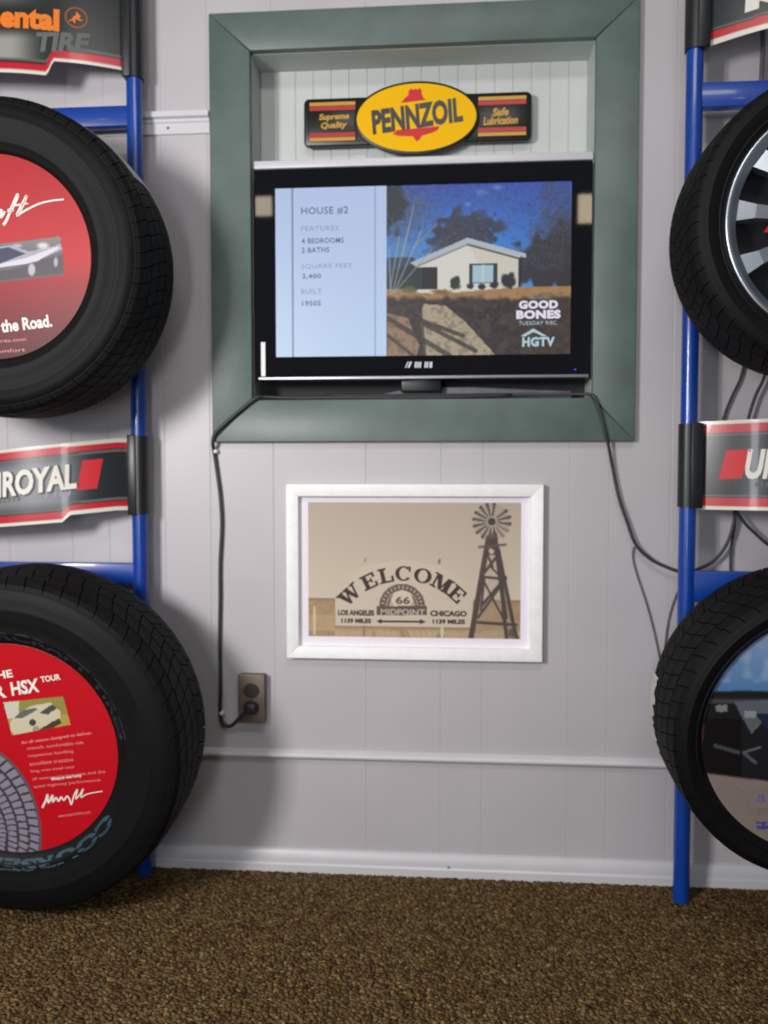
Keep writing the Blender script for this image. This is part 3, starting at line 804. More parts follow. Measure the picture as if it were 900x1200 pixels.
# ------------------------------------------------------------------ wall rail pieces
def wall_rail(x0, x1, label):
    za, zb = 1.738, 1.786
    prof = [(0, za), (-.005, za), (-.005, zb - .024), (-.008, zb - .021), (-.008, zb - .015), (-.016, zb - .012), (-.016, zb), (0, zb)]
    r = thing('wall_rail', label, 'rail', ((x0 + x1) / 2, 0, za), group='white metal wall rails')
    v, f = extrude_x(prof, x0, x1)
    fix_normals(mesh('channel', v, f, M_trim, r))
    for x in np.arange(x1 - .098, x0 + .02, -.26) if x1 < 0 else np.arange(x0 + .06, x1 - .02, .26):
        vv, ff = lathe_y([(-.0058, .0001), (-.0058, .0032), (-.005, .0036)], 10)
        mesh('screw', [(a + x, b, c + za + .014) for a, b, c in vv], ff, M_greyink, r)
wall_rail(-1.45, -.552, 'white metal wall rail ending at the left edge of the green casing')
wall_rail(.536, 1.45, 'white metal wall rail behind the right blue rack')

# ------------------------------------------------------------------ racks
def rack(label, xin, xout, y, bars, top):
    r = thing('tire_rack', label, 'rack', ((xin + xout) / 2, y, 0), group='blue tire racks')
    for x in (xin, xout):
        v, f = cyl((x, y, .001), (x, y, top), .0178, 24)
        smooth_by_angle(mesh('post', v, f, M_blue, r), 50)
    a, b = min(xin, xout), max(xin, xout)
    for z, h in bars:
        box_obj('crossbar', a, b, y - .012, y + .012, z - h / 2, z + h / 2, M_blue, r, .0025)
        zc = (a + b) / 2
    return r
LPX, LPY = -.7135, -.046
RPX, RPY = .5195, -.078
zUL, zLL = at(115, 139, LPY)[2], at(100, 671, LPY)[2]
zUR, zLR = at(860, 112.5, RPY)[2], at(840, 687, RPY)[2]
rl = rack('blue steel tire rack with round posts on the left', LPX, -1.265, LPY, ((zUL, .046), (zLL, .048)), 2.22)
rr_ = rack('blue steel tire rack with round posts on the right', RPX, 1.075, RPY, ((zUR, .052), (zLR, .066)), 2.22)
def hanger(r, xc, yb, zb, yt, zt):
    """arm from a crossbar through the hole of the tire under its top bead"""
    v, f = tube([(xc, yb + .010, zb - .018), (xc, yb + .008, zb - .05), (xc, yb - .002, zt + .03), (xc, yb - .03, zt), (xc, yt, zt)], .008, 10, 5)
    mesh('hanger_arm', v, f, M_blue, r, smooth=True)

# ------------------------------------------------------------------ tires
def tire(name, label, cx, yc, cz, R, rb, W, tilt, nblk=60, slant=.25, group='display tires on the racks'):
    t = thing(name, label, 'tire', (cx, yc, cz), (tilt, 0, 0), group=group)
    H = R - rb; g = .0075
    side = [(-.40, rb - .004), (-.425, rb), (-.44, rb + .04 * H), (-.452, rb + .10 * H), (-.468, rb + .13 * H), (-.474, rb + .17 * H), (-.470, rb + .21 * H), (-.487, rb + .32 * H), (-.497, rb + .44 * H),
            (-.500, rb + .50 * H), (-.503, rb + .52 * H), (-.503, rb + .545 * H), (-.499, rb + .565 * H), (-.494, rb + .66 * H), (-.480, rb + .76 * H), (-.466, R - .024), (-.445, R - .016), (-.40, R - g - .004), (-.2, R - g)]
    prof = [(o * W, r) for o, r in side] + [(0, R - g)] + [(-o * W, r) for o, r in reversed(side)]
    inner = [(.38 * W, rb - .003), (.40 * W, rb + .3 * H), (.36 * W, R - .022), (0, R - .018), (-.36 * W, R - .022), (-.40 * W, rb + .3 * H), (-.38 * W, rb - .003)]
    v, f = lathe_y(prof + inner, 128, closed=True)
    o = smooth_by_angle(fix_normals(mesh('sidewall', v, f, M_rubber, t, True)), 40)
    # moulded tread: two shoulder rows and three centre ribs cut into blocks
    rows = [[(-.462, R - .021), (-.44, R - .012), (-.40, R - .005), (-.278, R - .0015)], [(-.262, R - .001), (-.098, R)], [(-.082, R), (.082, R)], [(.098, R), (.262, R - .001)],
            [(.278, R - .0015), (.40, R - .005), (.44, R - .012), (.462, R - .021)]]
    V, Fc = [], []
    for ri, row in enumerate(rows):
        sh = ri in (0, 4)
        n = nblk if sh else nblk + 6
        for k in range(n):
            a0 = 2 * math.pi * (k + .5 * (ri % 2)) / n; da = 2 * math.pi / n * (.93 if sh else .92)
            base = len(V); m_ = len(row)
            for s, (o_, r_) in enumerate(row):
                sk = slant * (o_ - row[0][0]) * (1 if ri < 2 else -1 if ri > 2 else .6)
                for rad in (r_, min(r_, R) - .010):
                    for aa in (a0 + sk, a0 + sk + da):
                        V.append((rad * math.cos(aa), o_ * W, rad * math.sin(aa)))
            for s in range(m_ - 1):
                p = base + 4 * s; q = p + 4
                Fc += [(p, p + 1, q + 1, q), (p, q, q + 2, p + 2), (p + 1, p + 3, q + 3, q + 1)]
            e = base + 4 * (m_ - 1)
            Fc += [(base, base + 2, base + 3, base + 1), (e, e + 1, e + 3, e + 2)]
    tr = fix_normals(mesh('tread', V, Fc, M_tread, t, True))
    tag(tr, kind='stuff')
    return t

def tread_label(t, R, W, a0, a1, o0, o1, ragged=0.0, seed=0):
    rg = random.Random(seed)
    n = 22; V, Fc = [], []
    for k in range(n + 1):
        a = math.radians(a0 + (a1 - a0) * k / n)
        e = ragged * rg.uniform(-1, 1)
        for lift in (.0016, .0006):
            for o_ in (o0 + e, (o0 + o1) / 2, o1):
                rr = R + lift - (abs(o_) > .38) * .004
                V.append((rr * math.cos(a), o_ * W, rr * math.sin(a)))
    for k in range(n):
        p = 6 * k; q = p + 6
        Fc += [(p, p + 1, q + 1, q), (p + 1, p + 2, q + 2, q + 1), (p + 3, q + 3, q + 4, p + 4), (p + 4, q + 4, q + 5, p + 5), (p, q, q + 3, p + 3), (p + 2, p + 5, q + 5, q + 2)]
    Fc += [(0, 3, 4, 1), (1, 4, 5, 2), (6 * n, 6 * n + 1, 6 * n + 4, 6 * n + 3), (6 * n + 1, 6 * n + 2, 6 * n + 5, 6 * n + 4)]
    return fix_normals(mesh('tread_label', V, Fc, M_paper, t, True))

TIRES = {'UL': (-.9075, -.2236, 1.3853, .3171, .2056, .2111, .030), 'LL': (-.8833, -.2391, .3970, .3580, .2270, .2100, .090),
         'UR': (.7380, -.2179, 1.4237, .2870, .2230, .1992, .020), 'LR': (.7261, -.2376, .4658, .3012, .2459, .2150, .125)}
tUL = tire('tire', 'black tire with a red insert disc hanging high on the left rack', *TIRES['UL'], nblk=64)
tLL = tire('tire', 'large black tire with blue sidewall wax standing low on the left rack', *TIRES['LL'], nblk=58)
tUR = tire('tire', 'black low profile tire on a chrome wheel high on the right rack', *TIRES['UR'], nblk=60)
tLR = tire('tire', 'black tire with torn white tread label low on the right rack', *TIRES['LR'], nblk=56)
tread_label(tUL, .3171, .2111, 32, 58, -.12, .40, .01, 2)
tread_label(tLR, .3012, .2150, 168, 206, .20, .455, .05, 3)

for rk, key, zb in ((rl, 'UL', zUL), (rl, 'LL', zLL), (rr_, 'UR', zUR), (rr_, 'LR', zLR)):
    cx, yc, cz, R, rb, W, tl = TIRES[key]
    y0 = (LPY if rk is rl else RPY) - .012
    hanger(rk, cx, y0, zb, yc - .35 * W, cz + rb - .020)

CARD = mat_print('glossy_card', 0.45); CARD.node_tree.nodes['Principled BSDF'].inputs['Specular IOR Level'].default_value = 0.22
# -- insert discs -----------------------------------------------------
def disc(name, label, key, paint, m, group=None, edge=M_txtw):
    cx, yc, cz, R, rb, W, tl = TIRES[key]
    t = thing(name, label, 'insert card', (cx, yc, cz), (tl, 0, 0), group=group)
    yd = -.42 * W + .004
    rd = rb - .0045
    nr, ns = 130, 400
    r = np.concatenate([[1e-5], np.linspace(0, rd, nr)[1:]]); a = np.linspace(0, 2 * math.pi, ns, endpoint=False)
    rr, aa = np.meshgrid(r, a, indexing='ij')
    x, z = rr * np.cos(aa), rr * np.sin(aa)
    V = np.stack([x, np.full_like(x, yd), z], -1).reshape(-1, 3)
    idx = np.arange(nr * ns).reshape(nr, ns); j = np.roll(idx, -1, 1)
    Fc = np.stack([idx[:-1], idx[1:], j[1:], j[:-1]], -1).reshape(-1, 4)
    o = mesh('printed_face', V, Fc.tolist(), m, t, True)
    # photo pixel of the card plane, linear in card coordinates
    def pj(lx, lz):
        wv = np.array(WORLD[t] @ Vector((lx, yd, lz))) - CAM; dz = wv @ FW
        return np.array([450 + F * (wv @ RT) / dz, 600 - F * (wv @ UP) / dz])
    p0 = pj(0, 0); ex = (pj(.15, 0) - pj(-.15, 0)) / .3; ez = (pj(0, .15) - pj(0, -.15)) / .3
    set_print(o, paint(p0[0] + ex[0] * x + ez[0] * z, p0[1] + ex[1] * x + ez[1] * z).c)
    v, f = lathe_y([(yd + .0003, rd), (yd + .0035, rd), (yd + .0035, .001)], 96)
    mesh('card_back', v, f, edge, t, True)
    Ai = np.linalg.inv(np.stack([ex, ez], 1))
    def loc(px, py): q = Ai @ (np.array([px, py]) - p0); return float(q[0]), float(q[1])
    t_k = 1.0 / np.linalg.norm(ex)
    def dw(s, x0, x1, y, h, m2, slope=0.0, bold=.02, shear=0.0):
        """lettering between photo pixels x0 and x1, middle line at y, rising by slope"""
        lx, lz = loc((x0 + x1) / 2, y)
        return words('lettering', s, lx, lz, (x1 - x0) * t_k, h * t_k, m2, o, math.atan(slope), yd, bold, shear, .0006, True)
    def dl(pts, wid, m2):
        """a brush stroke through photo pixels"""
        Q = [np.array(loc(*p)) for p in pts]
        C = []
        Q2 = [2 * Q[0] - Q[1]] + Q + [2 * Q[-1] - Q[-2]]
        for i in range(1, len(Q2) - 2):
            a_, b_, c_, d_ = Q2[i - 1:i + 3]
            for k in range(6):
                u = k / 6; C.append(.5 * (2 * b_ + (c_ - a_) * u + (2 * a_ - 5 * b_ + 4 * c_ - d_) * u * u + (3 * b_ - a_ - 3 * c_ + d_) * u ** 3))
        C.append(Q[-1]); V2 = []
        for i, c in enumerate(C):
            d = C[min(i + 1, len(C) - 1)] - C[max(i - 1, 0)]; d /= np.linalg.norm(d) + 1e-9
            n_ = np.array([-d[1], d[0]]) * wid * t_k / 2 * (1 - .5 * i / len(C)); V2 += [c + n_, c - n_]
        mesh('lettering', lay(np.array(V2), 0, 0, 0, yd, .0006), [(2 * i, 2 * i + 2, 2 * i + 3, 2 * i + 1) for i in range(len(C) - 1)], m2, o, True)
    return o, dw, dl, loc

def paint_ul(x, y):
    P = Paint(x, y, (176, 34, 40))
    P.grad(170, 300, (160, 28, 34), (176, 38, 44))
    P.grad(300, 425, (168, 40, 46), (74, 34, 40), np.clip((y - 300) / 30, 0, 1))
    # photograph of a silver car
    R = lambda px, py: (px, py + (74 - px) * .12)
    P.poly([R(-110, 277), R(70, 277), R(75, 322), R(-110, 322)], (92, 88, 92))
    P.grad(277, 300, (120, 122, 120), (96, 94, 100), inpoly(x, y, [R(-110, 277), R(70, 277), R(73, 300), R(-110, 300)]))
    P.poly([R(-105, 300), R(-60, 296), R(-36, 282), R(12, 280), R(34, 290), R(70, 286), R(73, 292), R(48, 300), R(40, 306), R(-105, 318)], (150, 150, 166))
    P.poly([R(-60, 297), R(-36, 284), R(10, 282), R(30, 292), R(0, 300)], (58, 60, 84))
    P.poly([R(-20, 303), R(30, 297), R(62, 289), R(72, 289), R(44, 302), R(10, 308)], (196, 192, 200))
    P.poly([R(-105, 306), R(30, 304), R(73, 298), R(75, 320), R(-105, 320)], (74, 70, 76), .75)
    P.blob(37, 316, 5, 9, (172, 168, 176), .4); P.blob(65, 307, 3, 7, (158, 156, 162), .4); P.blob(50, 288, 9, 5, (196, 190, 194), .6)
    P.blob(20, 288, 8, 3, (170, 170, 186), .6, .8, seed=3)
    return P
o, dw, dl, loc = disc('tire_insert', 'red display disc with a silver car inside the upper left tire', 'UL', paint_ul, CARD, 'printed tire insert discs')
# brush script ending of the brand name
dl([(-8, 262), (-3, 250), (2, 247), (1, 255), (4, 252), (6, 248)], 3.6, M_txtw)
dl([(4, 264), (8, 258), (14, 243), (20, 229), (20, 233), (12, 250), (10, 246), (16, 247)], 3.4, M_txtw)
dl([(20, 252), (26, 240), (31, 230), (29, 236), (24, 247), (20, 253), (28, 248), (44, 240), (60, 236), (74, 234.5)], 3.2, M_txtw)
dl([(18, 241), (26, 240), (33, 239)], 2.2, M_txtw)
dw('the Road.', 1, 61, 379.5, 14, M_txtw, .10, .03); dw('Own', -46, -8, 385, 14, M_txtw, .1, .03)
dw('www.mastercrafttires.com', -70, 31, 402, 4, M_txtp, .06, 0); dw('all season comfort', -60, 30, 414, 4, M_txtp, .06, 0)

def paint_ll(x, y):
    P = Paint(x, y, (182, 12, 28))
    R = lambda px, py: (px, py + (40 - px) * .18)
    # small photograph of a sedan
    q = [R(4, 817), R(73, 823), R(82, 857), R(14, 857)]
    P.poly(q, (170, 148, 70)); msk = inpoly(x, y, q)
    P.put(msk & (y < 838), (140, 132, 66)); P.put(msk & (x < 22) & (y < 842), (196, 192, 176))
    P.put(msk & inpoly(x, y, [(12, 846), (22, 836), (36, 828), (58, 824), (70, 834), (70, 842), (44, 858), (18, 862), (12, 856)]), (196, 188, 160))
    P.put(msk & inpoly(x, y, [(16, 842), (26, 833), (40, 830), (44, 832), (26, 842)]), (92, 100, 96)); P.put(msk & inpoly(x, y, [(46, 836), (60, 826), (66, 830), (56, 838)]), (76, 74, 66))
    P.put(msk & inpoly(x, y, [(24, 860), (44, 856), (68, 842), (72, 848), (46, 862), (26, 864)]), (70, 60, 52)); 
    for cx, cy in ((42, 855), (38, 847)): P.put(msk & (np.hypot(x - cx, y - cy) < 4), (150, 140, 120) if cx == 42 else (74, 66, 64))
    # printed tire tread at the lower left
    r = np.hypot((x + 46) / 1.0, (y - 985) / 1.25); tm = r < 95
    P.put(tm, (60, 56, 64))
    a = np.degrees(np.arctan2(985 - y, x + 46))
    row = np.floor((r - 40) / 13); blk = (np.mod(r - 40, 13) > 2.6) & (np.mod(a * 1.1 + row * 3.2 + r * .25, 7) > 1.8)
    P.put(tm & blk & (r > 40) & (r < 92), (132, 126, 140)); P.put(tm & (r > 92), (84, 80, 86))
    return P
o, dw, dl, loc = disc('tire_insert', 'red display disc with a printed tread pattern inside the lower left tire', 'LL', paint_ll, CARD, 'printed tire insert discs')
sl = .17
dw('THE', -14, 15, 792, 9, M_txtw, sl, .03); dw('COURSER', -92, 8, 817, 16, M_txtw, sl, .03); dw('HSX', 12, 46, 806, 16, M_txtw, sl, .035, .1); dw('TOUR', 47, 70, 796, 7, M_txtw, sl, .03)
dw('An all season designed to deliver:', 24, 108, 865, 4.6, M_txtp, sl, .012)
for k, (s, x1) in enumerate((('smooth, comfortable ride', 98), ('responsive handling', 86), ('excellent traction', 86), ('long, even tread wear', 88), ('all season traction wet and dry', 124), ('quiet highway performance', 118))):
    dw(s, 31 + k * 1.6, x1, 874 + k * 9.1 - (x1 - 90) * .05, 4.4, M_txtp, sl * .8, 0)
dw('Mileage warranty', 60, 96, 911, 5, M_txtw, sl, .02)
dl([(50, 947), (54, 938), (56, 931), (57, 941), (62, 932), (62, 940), (66, 935), (69, 939), (72, 934), (75, 938), (79, 933), (82, 937), (84, 943), (87, 932), (91, 925), (89, 936), (93, 932), (98, 924), (95, 934), (101, 931), (108, 929), (120, 927)], 2.4, M_txtw)
dw('www.mastercrafttires.com', 68, 107, 954, 3.6, M_txtp, sl, 0)

def paint_lr(x, y):
    P = Paint(x, y, (120, 150, 190))
    P.grad(740, 815, (136, 160, 198), (78, 122, 172))
    n = vnoise(x, y, 12, 31)
    P.put((y < 800) * np.clip((n - .45) * 3, 0, 1), (170, 184, 210), .5)
    P.put(np.clip((y - 809 - (n - .5) * 4) / 2.5, 0, 1), (30, 34, 34))
    P.put(np.clip((y - 818) / 2.5, 0, 1), (70, 72, 76)); P.put(np.clip((y - 823) / 2.5, 0, 1), (28, 29, 34))
    P.poly([(860, 822), (990, 818), (1000, 838), (905, 834), (880, 860), (868, 838)], (92, 98, 108))
    P.poly([(884, 836), (1000, 838), (1000, 858), (900, 856)], (26, 42, 66))
    P.put((y > 826) & (y < 834) & (x > 838) & (x < 852), (120, 128, 126)); P.put((y > 833) & (y < 841) & (x > 872) & (x < 886), (138, 144, 142))
    P.put((y > 842) & (x < 868), (20, 17, 20))
    P.poly([(818, 858), (824, 848), (822, 868), (817, 872)], (112, 46, 44))
    P.line((836, 874), (864, 882), 4.4, (70, 76, 78)); P.line((870, 882), (890, 876), 3, (92, 96, 100)); P.line((872, 884), (884, 894), 4, (84, 88, 92))
    g = np.clip((y - 906 - (x - 824) * .12) / 2.5, 0, 1)
    P.put(g, (134, 120, 114)); P.put(g * (vnoise(x, y, 5, 32) > .5), (140, 126, 120), .5)
    for yy, c, x0 in ((937, (104, 104, 150), 885), (953, (126, 116, 112), 884), (970, (66, 70, 146), 884)): P.put((np.abs(y - yy) < 4.5) & (x > x0) & (x < 1015) & (vnoise(x, y, 3.5, 33) > .3), c)
    return P
disc('tire_insert', 'display disc with blue sky and a dark car inside the lower right tire', 'LR', paint_lr, CARD, 'printed tire insert discs')

# -- blue protective wax lettering on the big tire --------------------
def arc_words(t, s, r, h, yl, a_mid, span, m, inward=False, bold=.02):
    V, Fc = glyphs(s, bold)
    V = fit(V, 1.0, h)
    out = []
    for u, q in V:
        if inward: a = a_mid + u * span; rad = r - q
        else: a = a_mid - u * span; rad = r + q
        out.append((rad * math.cos(a), yl(rad), rad * math.sin(a)))
    mesh('sidewall_lettering', out, Fc, m, t, True)
rbL, RL, WL = .227, .358, .210
def ysw(rad):
    k = (rad - rbL) / (RL - rbL)
    return -WL * float(np.interp(k, [0, .1, .17, .21, .32, .5, .545, .66, .76, .82], [.425, .452, .474, .470, .487, .5, .503, .494, .48, .466])) - .0008
arc_words(tLL, 'COURSER HSX', rbL + .017, .024, ysw, math.radians(-88), math.radians(112), M_teal, False, .05)
arc_words(tLL, 'MASTERCRAFT TIRES', rbL + .015, .018, ysw, math.radians(70), math.radians(125), M_navy, False, .03)

# -- chrome wheel in the upper right tire ------------------------------
rbW, WW = .223, .1992
yl = -.42 * WW
v, f = lathe_y([(yl + .004, rbW - .002), (yl - .003, rbW + .001), (yl - .006, rbW - .004), (yl - .004, rbW - .010), (yl + .004, rbW - .014), (yl + .006, rbW - .022), (yl + .014, rbW - .026)], 128)
rim = mesh('rim_lip', v, f, M_chrome, tUR, True, smooth=True)
v, f = lathe_y([(yl + .0145, rbW - .026), (yl + .06, rbW - .034), (yl + .062, .001)], 96)
mesh('barrel', v, f, mat('dark_wheel_barrel', (32, 33, 36), 0.5, metal=0.3), tUR, True)
def spoke(a):
    ca, sa = math.cos(a), math.sin(a)
    V = []
    for r, hw_, yo in ((.045, .012, .010), (.11, .0135, .004), (.165, .016, .006), (.197, .024, .012)):
        for k, (q, dy) in enumerate(((-hw_, .016), (-hw_ * .8, .0), (hw_ * .8, 0), (hw_, .016))):
            V.append((r * ca - q * sa, yl + yo + dy, r * sa + q * ca))
    Fc = []
    for i in range(3):
        for k in range(4):
            l = (k + 1) % 4; Fc.append((4 * i + k, 4 * i + l, 4 * i + 4 + l, 4 * i + 4 + k))
    Fc += [(0, 3, 2, 1), (12, 13, 14, 15)]
    o = fix_normals(mesh('spoke', V, Fc, M_chrome, tUR, True))
for k in range(12): spoke(math.radians(173 + 30 * k))
v, f = lathe_y([(yl - .002, .001), (yl - .002, .036), (yl + .004, .046), (yl + .02, .050)], 48)
hubo = smooth_by_angle(mesh('hub_cap', v, f, M_chrome, tUR, True), 30)
for k in range(5):
    a = math.radians(72 * k + 20); v, f = lathe_y([(yl + .001, .0001), (yl + .001, .006), (yl + .01, .0075)], 8)
    mesh('lug_nut', [(x + .066 * math.cos(a), y, z + .066 * math.sin(a)) for x, y, z in v], f, M_silver, tUR, True)
mesh('red_mark', [(-.152, yl - .004, -.022), (-.142, yl - .004, -.022), (-.122, yl - .004, .010), (-.131, yl - .004, .010), (-.152, yl - .001, -.022), (-.142, yl - .001, -.022), (-.122, yl - .001, .010), (-.131, yl - .001, .010)],
     [(0, 1, 2, 3), (7, 6, 5, 4), (0, 4, 5, 1), (1, 5, 6, 2), (2, 6, 7, 3), (3, 7, 4, 0)], M_red, tUR, True)

# ------------------------------------------------------------------ curved brand signs on the racks
LXC, RXC = -.9895, .7975
LHW = .260; RHW = .257
def YL(x): return LPY - .006 - .075 * (1 - min(1.0, ((x - LXC) / LHW) ** 2))
def YR(x): return RPY - .006 - .072 * (1 - min(1.0, ((x - RXC) / RHW) ** 2))
def at2(x, y, Y):
    """like at(), for a curved sheet y = Y(x) too"""
    if not callable(Y): return at(x, y, Y)
    q = -.09
    for _ in range(8): p = at(x, y, q); q = Y(p[0])
    return p

def curved_sign(label, xc, hw, ypost, xp_in, xp_out, bow, top, bot, colour, sleeve_z, gname='curved plastic tire brand signs'):
    """thin plastic sheet bowed forward between two sleeves on the posts; top(x), bot(x) give its edges"""
    ye = ypost - .006
    yf = lambda x: ye - bow * (1 - min(1.0, ((x - xc) / hw) ** 2))
    xs = list(np.linspace(xc - hw, xc + hw, 90))
    s = thing('brand_sign', label, 'sign', (xc, ypost, min(bot(x) for x in xs)), group=gname)
    ny = 64; V, X, T, B = [], [], [], []
    for x in xs:
        t_, b_ = top(x), bot(x)
        for k in range(ny):
            V.append((x, yf(x), b_ + (t_ - b_) * k / (ny - 1))); X.append(x); T.append(t_); B.append(b_)
    n = len(V)
    Fc = [(i * ny + k, (i + 1) * ny + k, (i + 1) * ny + k + 1, i * ny + k + 1) for i in range(len(xs) - 1) for k in range(ny - 1)]
    face = mesh('printed_face', V, Fc, mat_print('glossy_plastic_print', 0.3, coat=0.2), s, smooth=True)
    Va = np.array(V); set_print(face, colour(np.array(X), Va[:, 2], np.array(T), np.array(B)))
    # sheet thickness
    V2 = [(x, yf(x) + d, z) for x in xs for d, z in ((.0004, bot(x)), (.0022, bot(x)), (.0022, top(x)), (.0004, top(x)))]
    F2 = [(4 * i + k, 4 * i + (k + 1) % 4, 4 * i + 4 + (k + 1) % 4, 4 * i + 4 + k) for i in range(len(xs) - 1) for k in range(3)]
    mesh('backing_sheet', V2, F2, M_white, s)
    z0, z1 = sleeve_z
    for xp in (xp_in, xp_out):
        sgnn = 1 if xc > xp else -1
        prof = lathe_y([(0, .0215)], 24)[0]
        V3 = [(xp + a, ypost + c, z) for z in (z0, z1) for a, b, c in prof]
        F3 = [(k, (k + 1) % 24, 24 + (k + 1) % 24, 24 + k) for k in range(24)] + [tuple(range(24)), tuple(range(47, 23, -1))]
        sl_ = smooth_by_angle(fix_normals(mesh('post_sleeve', V3, F3, M_blackp, s)), 40)
        xe = xc - sgnn * hw
        a, b = sorted((xp, xe + sgnn * .004))
        box_obj('sleeve_flap', a, b, ypost - .0245, ypost - .003, z0 - .002, z1 + .002, M_blackp, s, .002)
    return s, face, yf

def smooth(a, b, x): t = np.clip((x - a) / (b - a), 0, 1); return t * t * (3 - 2 * t)
def lerp(x, x0, x1, a, b): return a + (b - a) * (x - x0) / (x1 - x0)
def border(C, z, T, B, wd=.008, rd=.017, top=True):
    for e in ((z - B, T - z) if top else (z - B,)):
        C[e < wd + rd + .004] = (96, 98, 98); C[e < wd + rd + .001] = (40, 26, 28); C[e < wd + rd - .002] = (186, 26, 44); C[e < wd] = (216, 212, 200)
    return C

def px_line(pts, Y):
    """z of a sign edge as a function of x from photo points"""
    q = sorted((at2(x, y, Y)[0], at2(x, y, Y)[2]) for x, y in pts)
    return lambda X: float(np.interp(X, [a for a, b in q], [b for a, b in q]))
# -- lower left: grey, white and red lettered sign
tl_ = px_line([(-60, 533), (0, 527.5), (70, 520), (137, 513.5)], YL)
b_in = px_line([(78, 604), (137, 598)], YL)
xs0 = at2(73, 612, YL)[0]; xs1 = at2(82, 604, YL)[0]
b_lo = px_line([(-60, 622), (0, 617.5), (73, 612)], YL)
def bot_ll(x):
    if x > xs1: return b_in(x)
    lo = b_lo(x) if x > LXC - LHW + .03 else b_lo(x) + .02
    if x > xs0: return lerp(x, xs0, xs1, b_lo(xs0), b_in(xs1))
    return lo
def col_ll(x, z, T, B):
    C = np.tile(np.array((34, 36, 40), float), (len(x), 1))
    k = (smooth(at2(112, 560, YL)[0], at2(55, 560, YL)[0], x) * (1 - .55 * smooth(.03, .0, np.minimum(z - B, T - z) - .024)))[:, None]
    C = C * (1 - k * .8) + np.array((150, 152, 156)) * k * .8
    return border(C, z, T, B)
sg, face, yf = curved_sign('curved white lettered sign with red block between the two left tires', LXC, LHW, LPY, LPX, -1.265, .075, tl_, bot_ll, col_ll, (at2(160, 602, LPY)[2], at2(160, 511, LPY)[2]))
tl5 = math.radians(7.0)
def gw(face, yf, s, x0, x1, y, h, m, Y, rot=0.0, bold=.03, shear=.2, nm='lettering', spacing=1.0):
    c = at2((x0 + x1) / 2, y, Y)
    k = (at(500, y, c[1])[0] - at(400, y, c[1])[0]) / 100
    return words(nm, s, c[0], c[2], (x1 - x0) * k / math.cos(rot), h * k, m, face, rot, yf, bold, shear, .0008, False, spacing)
M_txtk = mat('black_letter_shadow', (22, 22, 26), 0.4)
a_ = gw(face, yf, 'UNIROYAL', -44.5, 90, 566.6, 33, M_txtk, YL, tl5, .06, .22)
gw(face, yf, 'UNIROYAL', -46, 87.5, 565.8, 31, M_txtw, YL, tl5, .038, .22).location.y = -.0006
def px_poly(face, yf, pts, m, Y, nm='red_block'):
    q = np.array([(at2(x, y, Y)[0], at2(x, y, Y)[2]) for x, y in pts]); strip(nm, q, m, face, yf)
px_poly(face, yf, [(90, 574.5), (114, 572.5), (121, 537.5), (97, 539.5)], M_red, YL)
px_poly(face, yf, [(-80, 590), (-56, 588), (-49, 553), (-73, 555)], M_red, YL)
for k in range(22):
    x = -34 + k * 5.4
    if 26 < x < 50 or k % 6 == 5: continue
    y = 591 - (x + 38) * .115
    px_poly(face, yf, [(x, y + 3), (x + 2.6, y + 2.8), (x + 4.2, y - 3), (x + 1.6, y - 2.8)], M_greyink if x < 50 else mat('pale_grey_ink', (150, 152, 156), .5), YL, 'small_lettering')

# -- upper left: orange lettered sign
t_ul = px_line([(-160, -66), (137, -58)], YL)
b2_in = px_line([(62, 71.5), (100, 75), (137, 81)], YL)
b2_lo = px_line([(-60, 86), (0, 84.5), (57, 88.5)], YL)
xs2, xs3 = at2(55, 88, YL)[0], at2(62, 71, YL)[0]
def bot_ul(x):
    if x > xs3: return b2_in(x)
    if x > xs2: return lerp(x, xs2, xs3, b2_lo(xs2), b2_in(xs3))
    return b2_lo(x) if x > LXC - LHW + .03 else b2_lo(x) + .03
def col_ul(x, z, T, B):
    C = np.tile(np.array((36, 40, 40), float), (len(x), 1))
    zt = at2(0, 36, YL)[2]
    k = (smooth(at2(62, 50, YL)[0], at2(10, 50, YL)[0], x) * smooth(zt + .012, zt - .02, z))[:, None]
    C = C * (1 - k) + np.array((150, 150, 142)) * k
    k2 = (smooth(at2(70, 5, YL)[0], at2(0, 5, YL)[0], x) * smooth(at2(0, 14, YL)[2], at2(0, -2, YL)[2], z))[:, None] * .5
    C = C * (1 - k2) + np.array((130, 132, 126)) * k2
    return border(C, z, T, B, .007, .019)
sg, face, yf = curved_sign('curved orange lettered sign with horse emblem topping the left rack', LXC, LHW, LPY, LPX, -1.265, .075, t_ul, bot_ul, col_ul, (at2(142, 94, LPY)[2], 2.16))
gw(face, yf, 'Continental', -98, 70.5, 19.5, 27, M_orange, YL, math.radians(-2.0), .05, 0)
gw(face, yf, 'TIRE', 45, 104.5, 49.5, 23.0, mat('dim_grey_ink', (92, 98, 94), .5), YL, math.radians(5.0), .045, .25)
ec = at2(89.5, 21, YL)
er = 12.2 * .00185
V2 = np.array(ell(0, 0, er, er, 40) + ell(0, 0, er * .86, er * .86, 40))
mesh('emblem_ring', lay(V2, ec[0], ec[2], 0, yf, .0008), [(k, (k + 1) % 40, 40 + (k + 1) % 40, 40 + k) for k in range(40)], mat('dim_orange_ink', (150, 84, 26), .5), face)
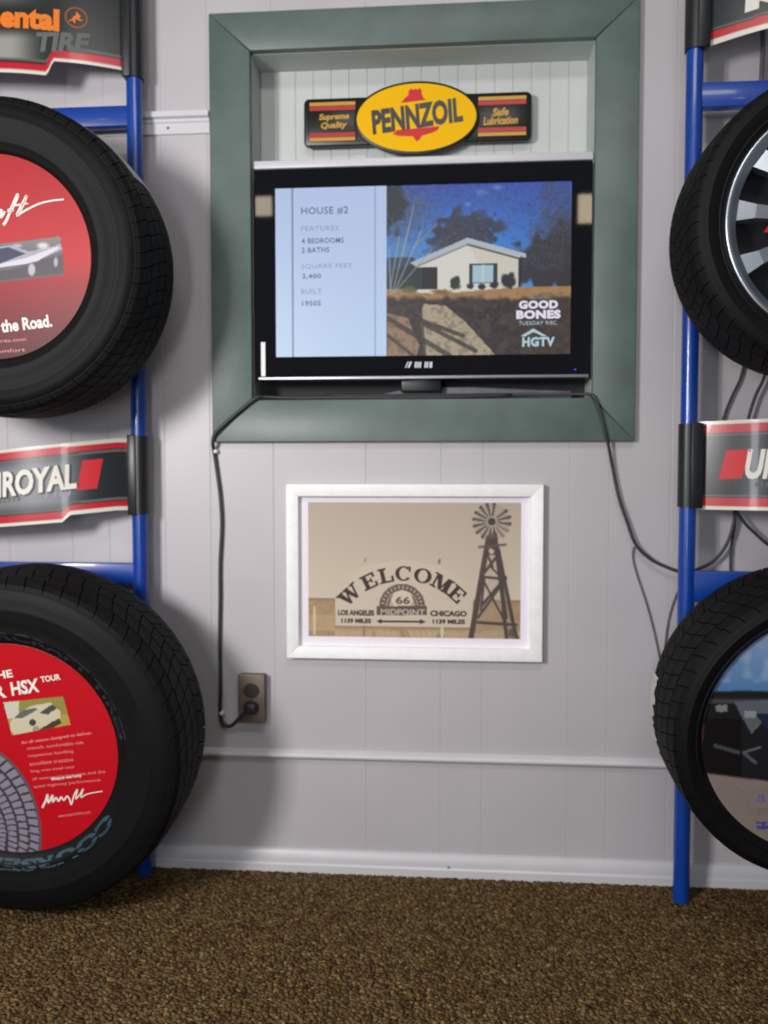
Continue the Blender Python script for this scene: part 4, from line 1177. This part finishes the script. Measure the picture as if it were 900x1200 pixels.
hs = [(-.6, -.35), (-.35, -.15), (-.25, .12), (-.05, .18), (.05, .62), (.18, .42), (.42, .18), (.30, .08), (.22, .02), (.34, -.10), (.62, -.08), (.40, -.25), (.15, -.22), (.02, -.12), (-.12, -.2), (-.05, -.55), (-.22, -.5), (-.34, -.28), (-.66, -.5)]
V2 = np.array(hs) * er
o = mesh('horse_emblem', lay(V2, ec[0], ec[2], 0, yf, .0008), [tuple(range(len(hs)))], M_orange, face)

# -- lower right: red block then white lettering
t_lr = px_line([(825, 494), (900, 490.5), (1050, 490)], YR)
b_lr = px_line([(825, 597), (900, 598.5), (1050, 602)], YR)
def col_lr(x, z, T, B):
    C = np.tile(np.array((34, 36, 40), float), (len(x), 1))
    k = smooth(at2(900, 560, YR)[0], at2(950, 560, YR)[0], x)[:, None]
    C = C * (1 - k * .7) + np.array((132, 134, 140)) * k * .7
    return border(C, z, T, B, .0085, .020)
sg, face, yf = curved_sign('curved sign with red block and white letter between the two right tires', RXC, RHW, RPY, RPX, 1.075, .072, t_lr, b_lr, col_lr, (at2(806, 594, RPY)[2], at2(806, 497, RPY)[2]))
px_poly(face, yf, [(842, 562), (869, 560.5), (880, 527), (851, 527.5)], M_red, YR)
gw(face, yf, 'UNIROYAL', 884, 1012, 543.5, 35, M_txtw, YR, 0, .04, .22)
px_poly(face, yf, [(1014, 562), (1034, 560.5), (1042, 527), (1022, 527.5)], M_red, YR)
for k in range(18):
    x = 884 + k * 6.2
    px_poly(face, yf, [(x, 570), (x + 3, 570), (x + 4.6, 565), (x + 1.6, 565)], M_greyink, YR, 'small_lettering')

# -- upper right: black sign with arched red and white lower edge
t_ur = px_line([(820, -66), (1050, -66)], YR)
b_ur = px_line([(832, 54), (850, 48), (870, 41.5), (900, 33), (950, 24), (1010, 20), (1070, 27), (1140, 44)], YR)
def col_ur(x, z, T, B):
    C = np.tile(np.array((30, 38, 42), float), (len(x), 1))
    return border(C, z, T, B, .010, .019)
sg, face, yf = curved_sign('black curved sign with white letters topping the right rack', RXC, RHW, RPY, RPX, 1.075, .072, t_ur, b_ur, col_ur, (at2(815, 60, RPY)[2], 2.16))
gw(face, yf, 'Kelly', 883, 1010, -17, 36, M_txtw, YR, math.radians(7), .07, .1)
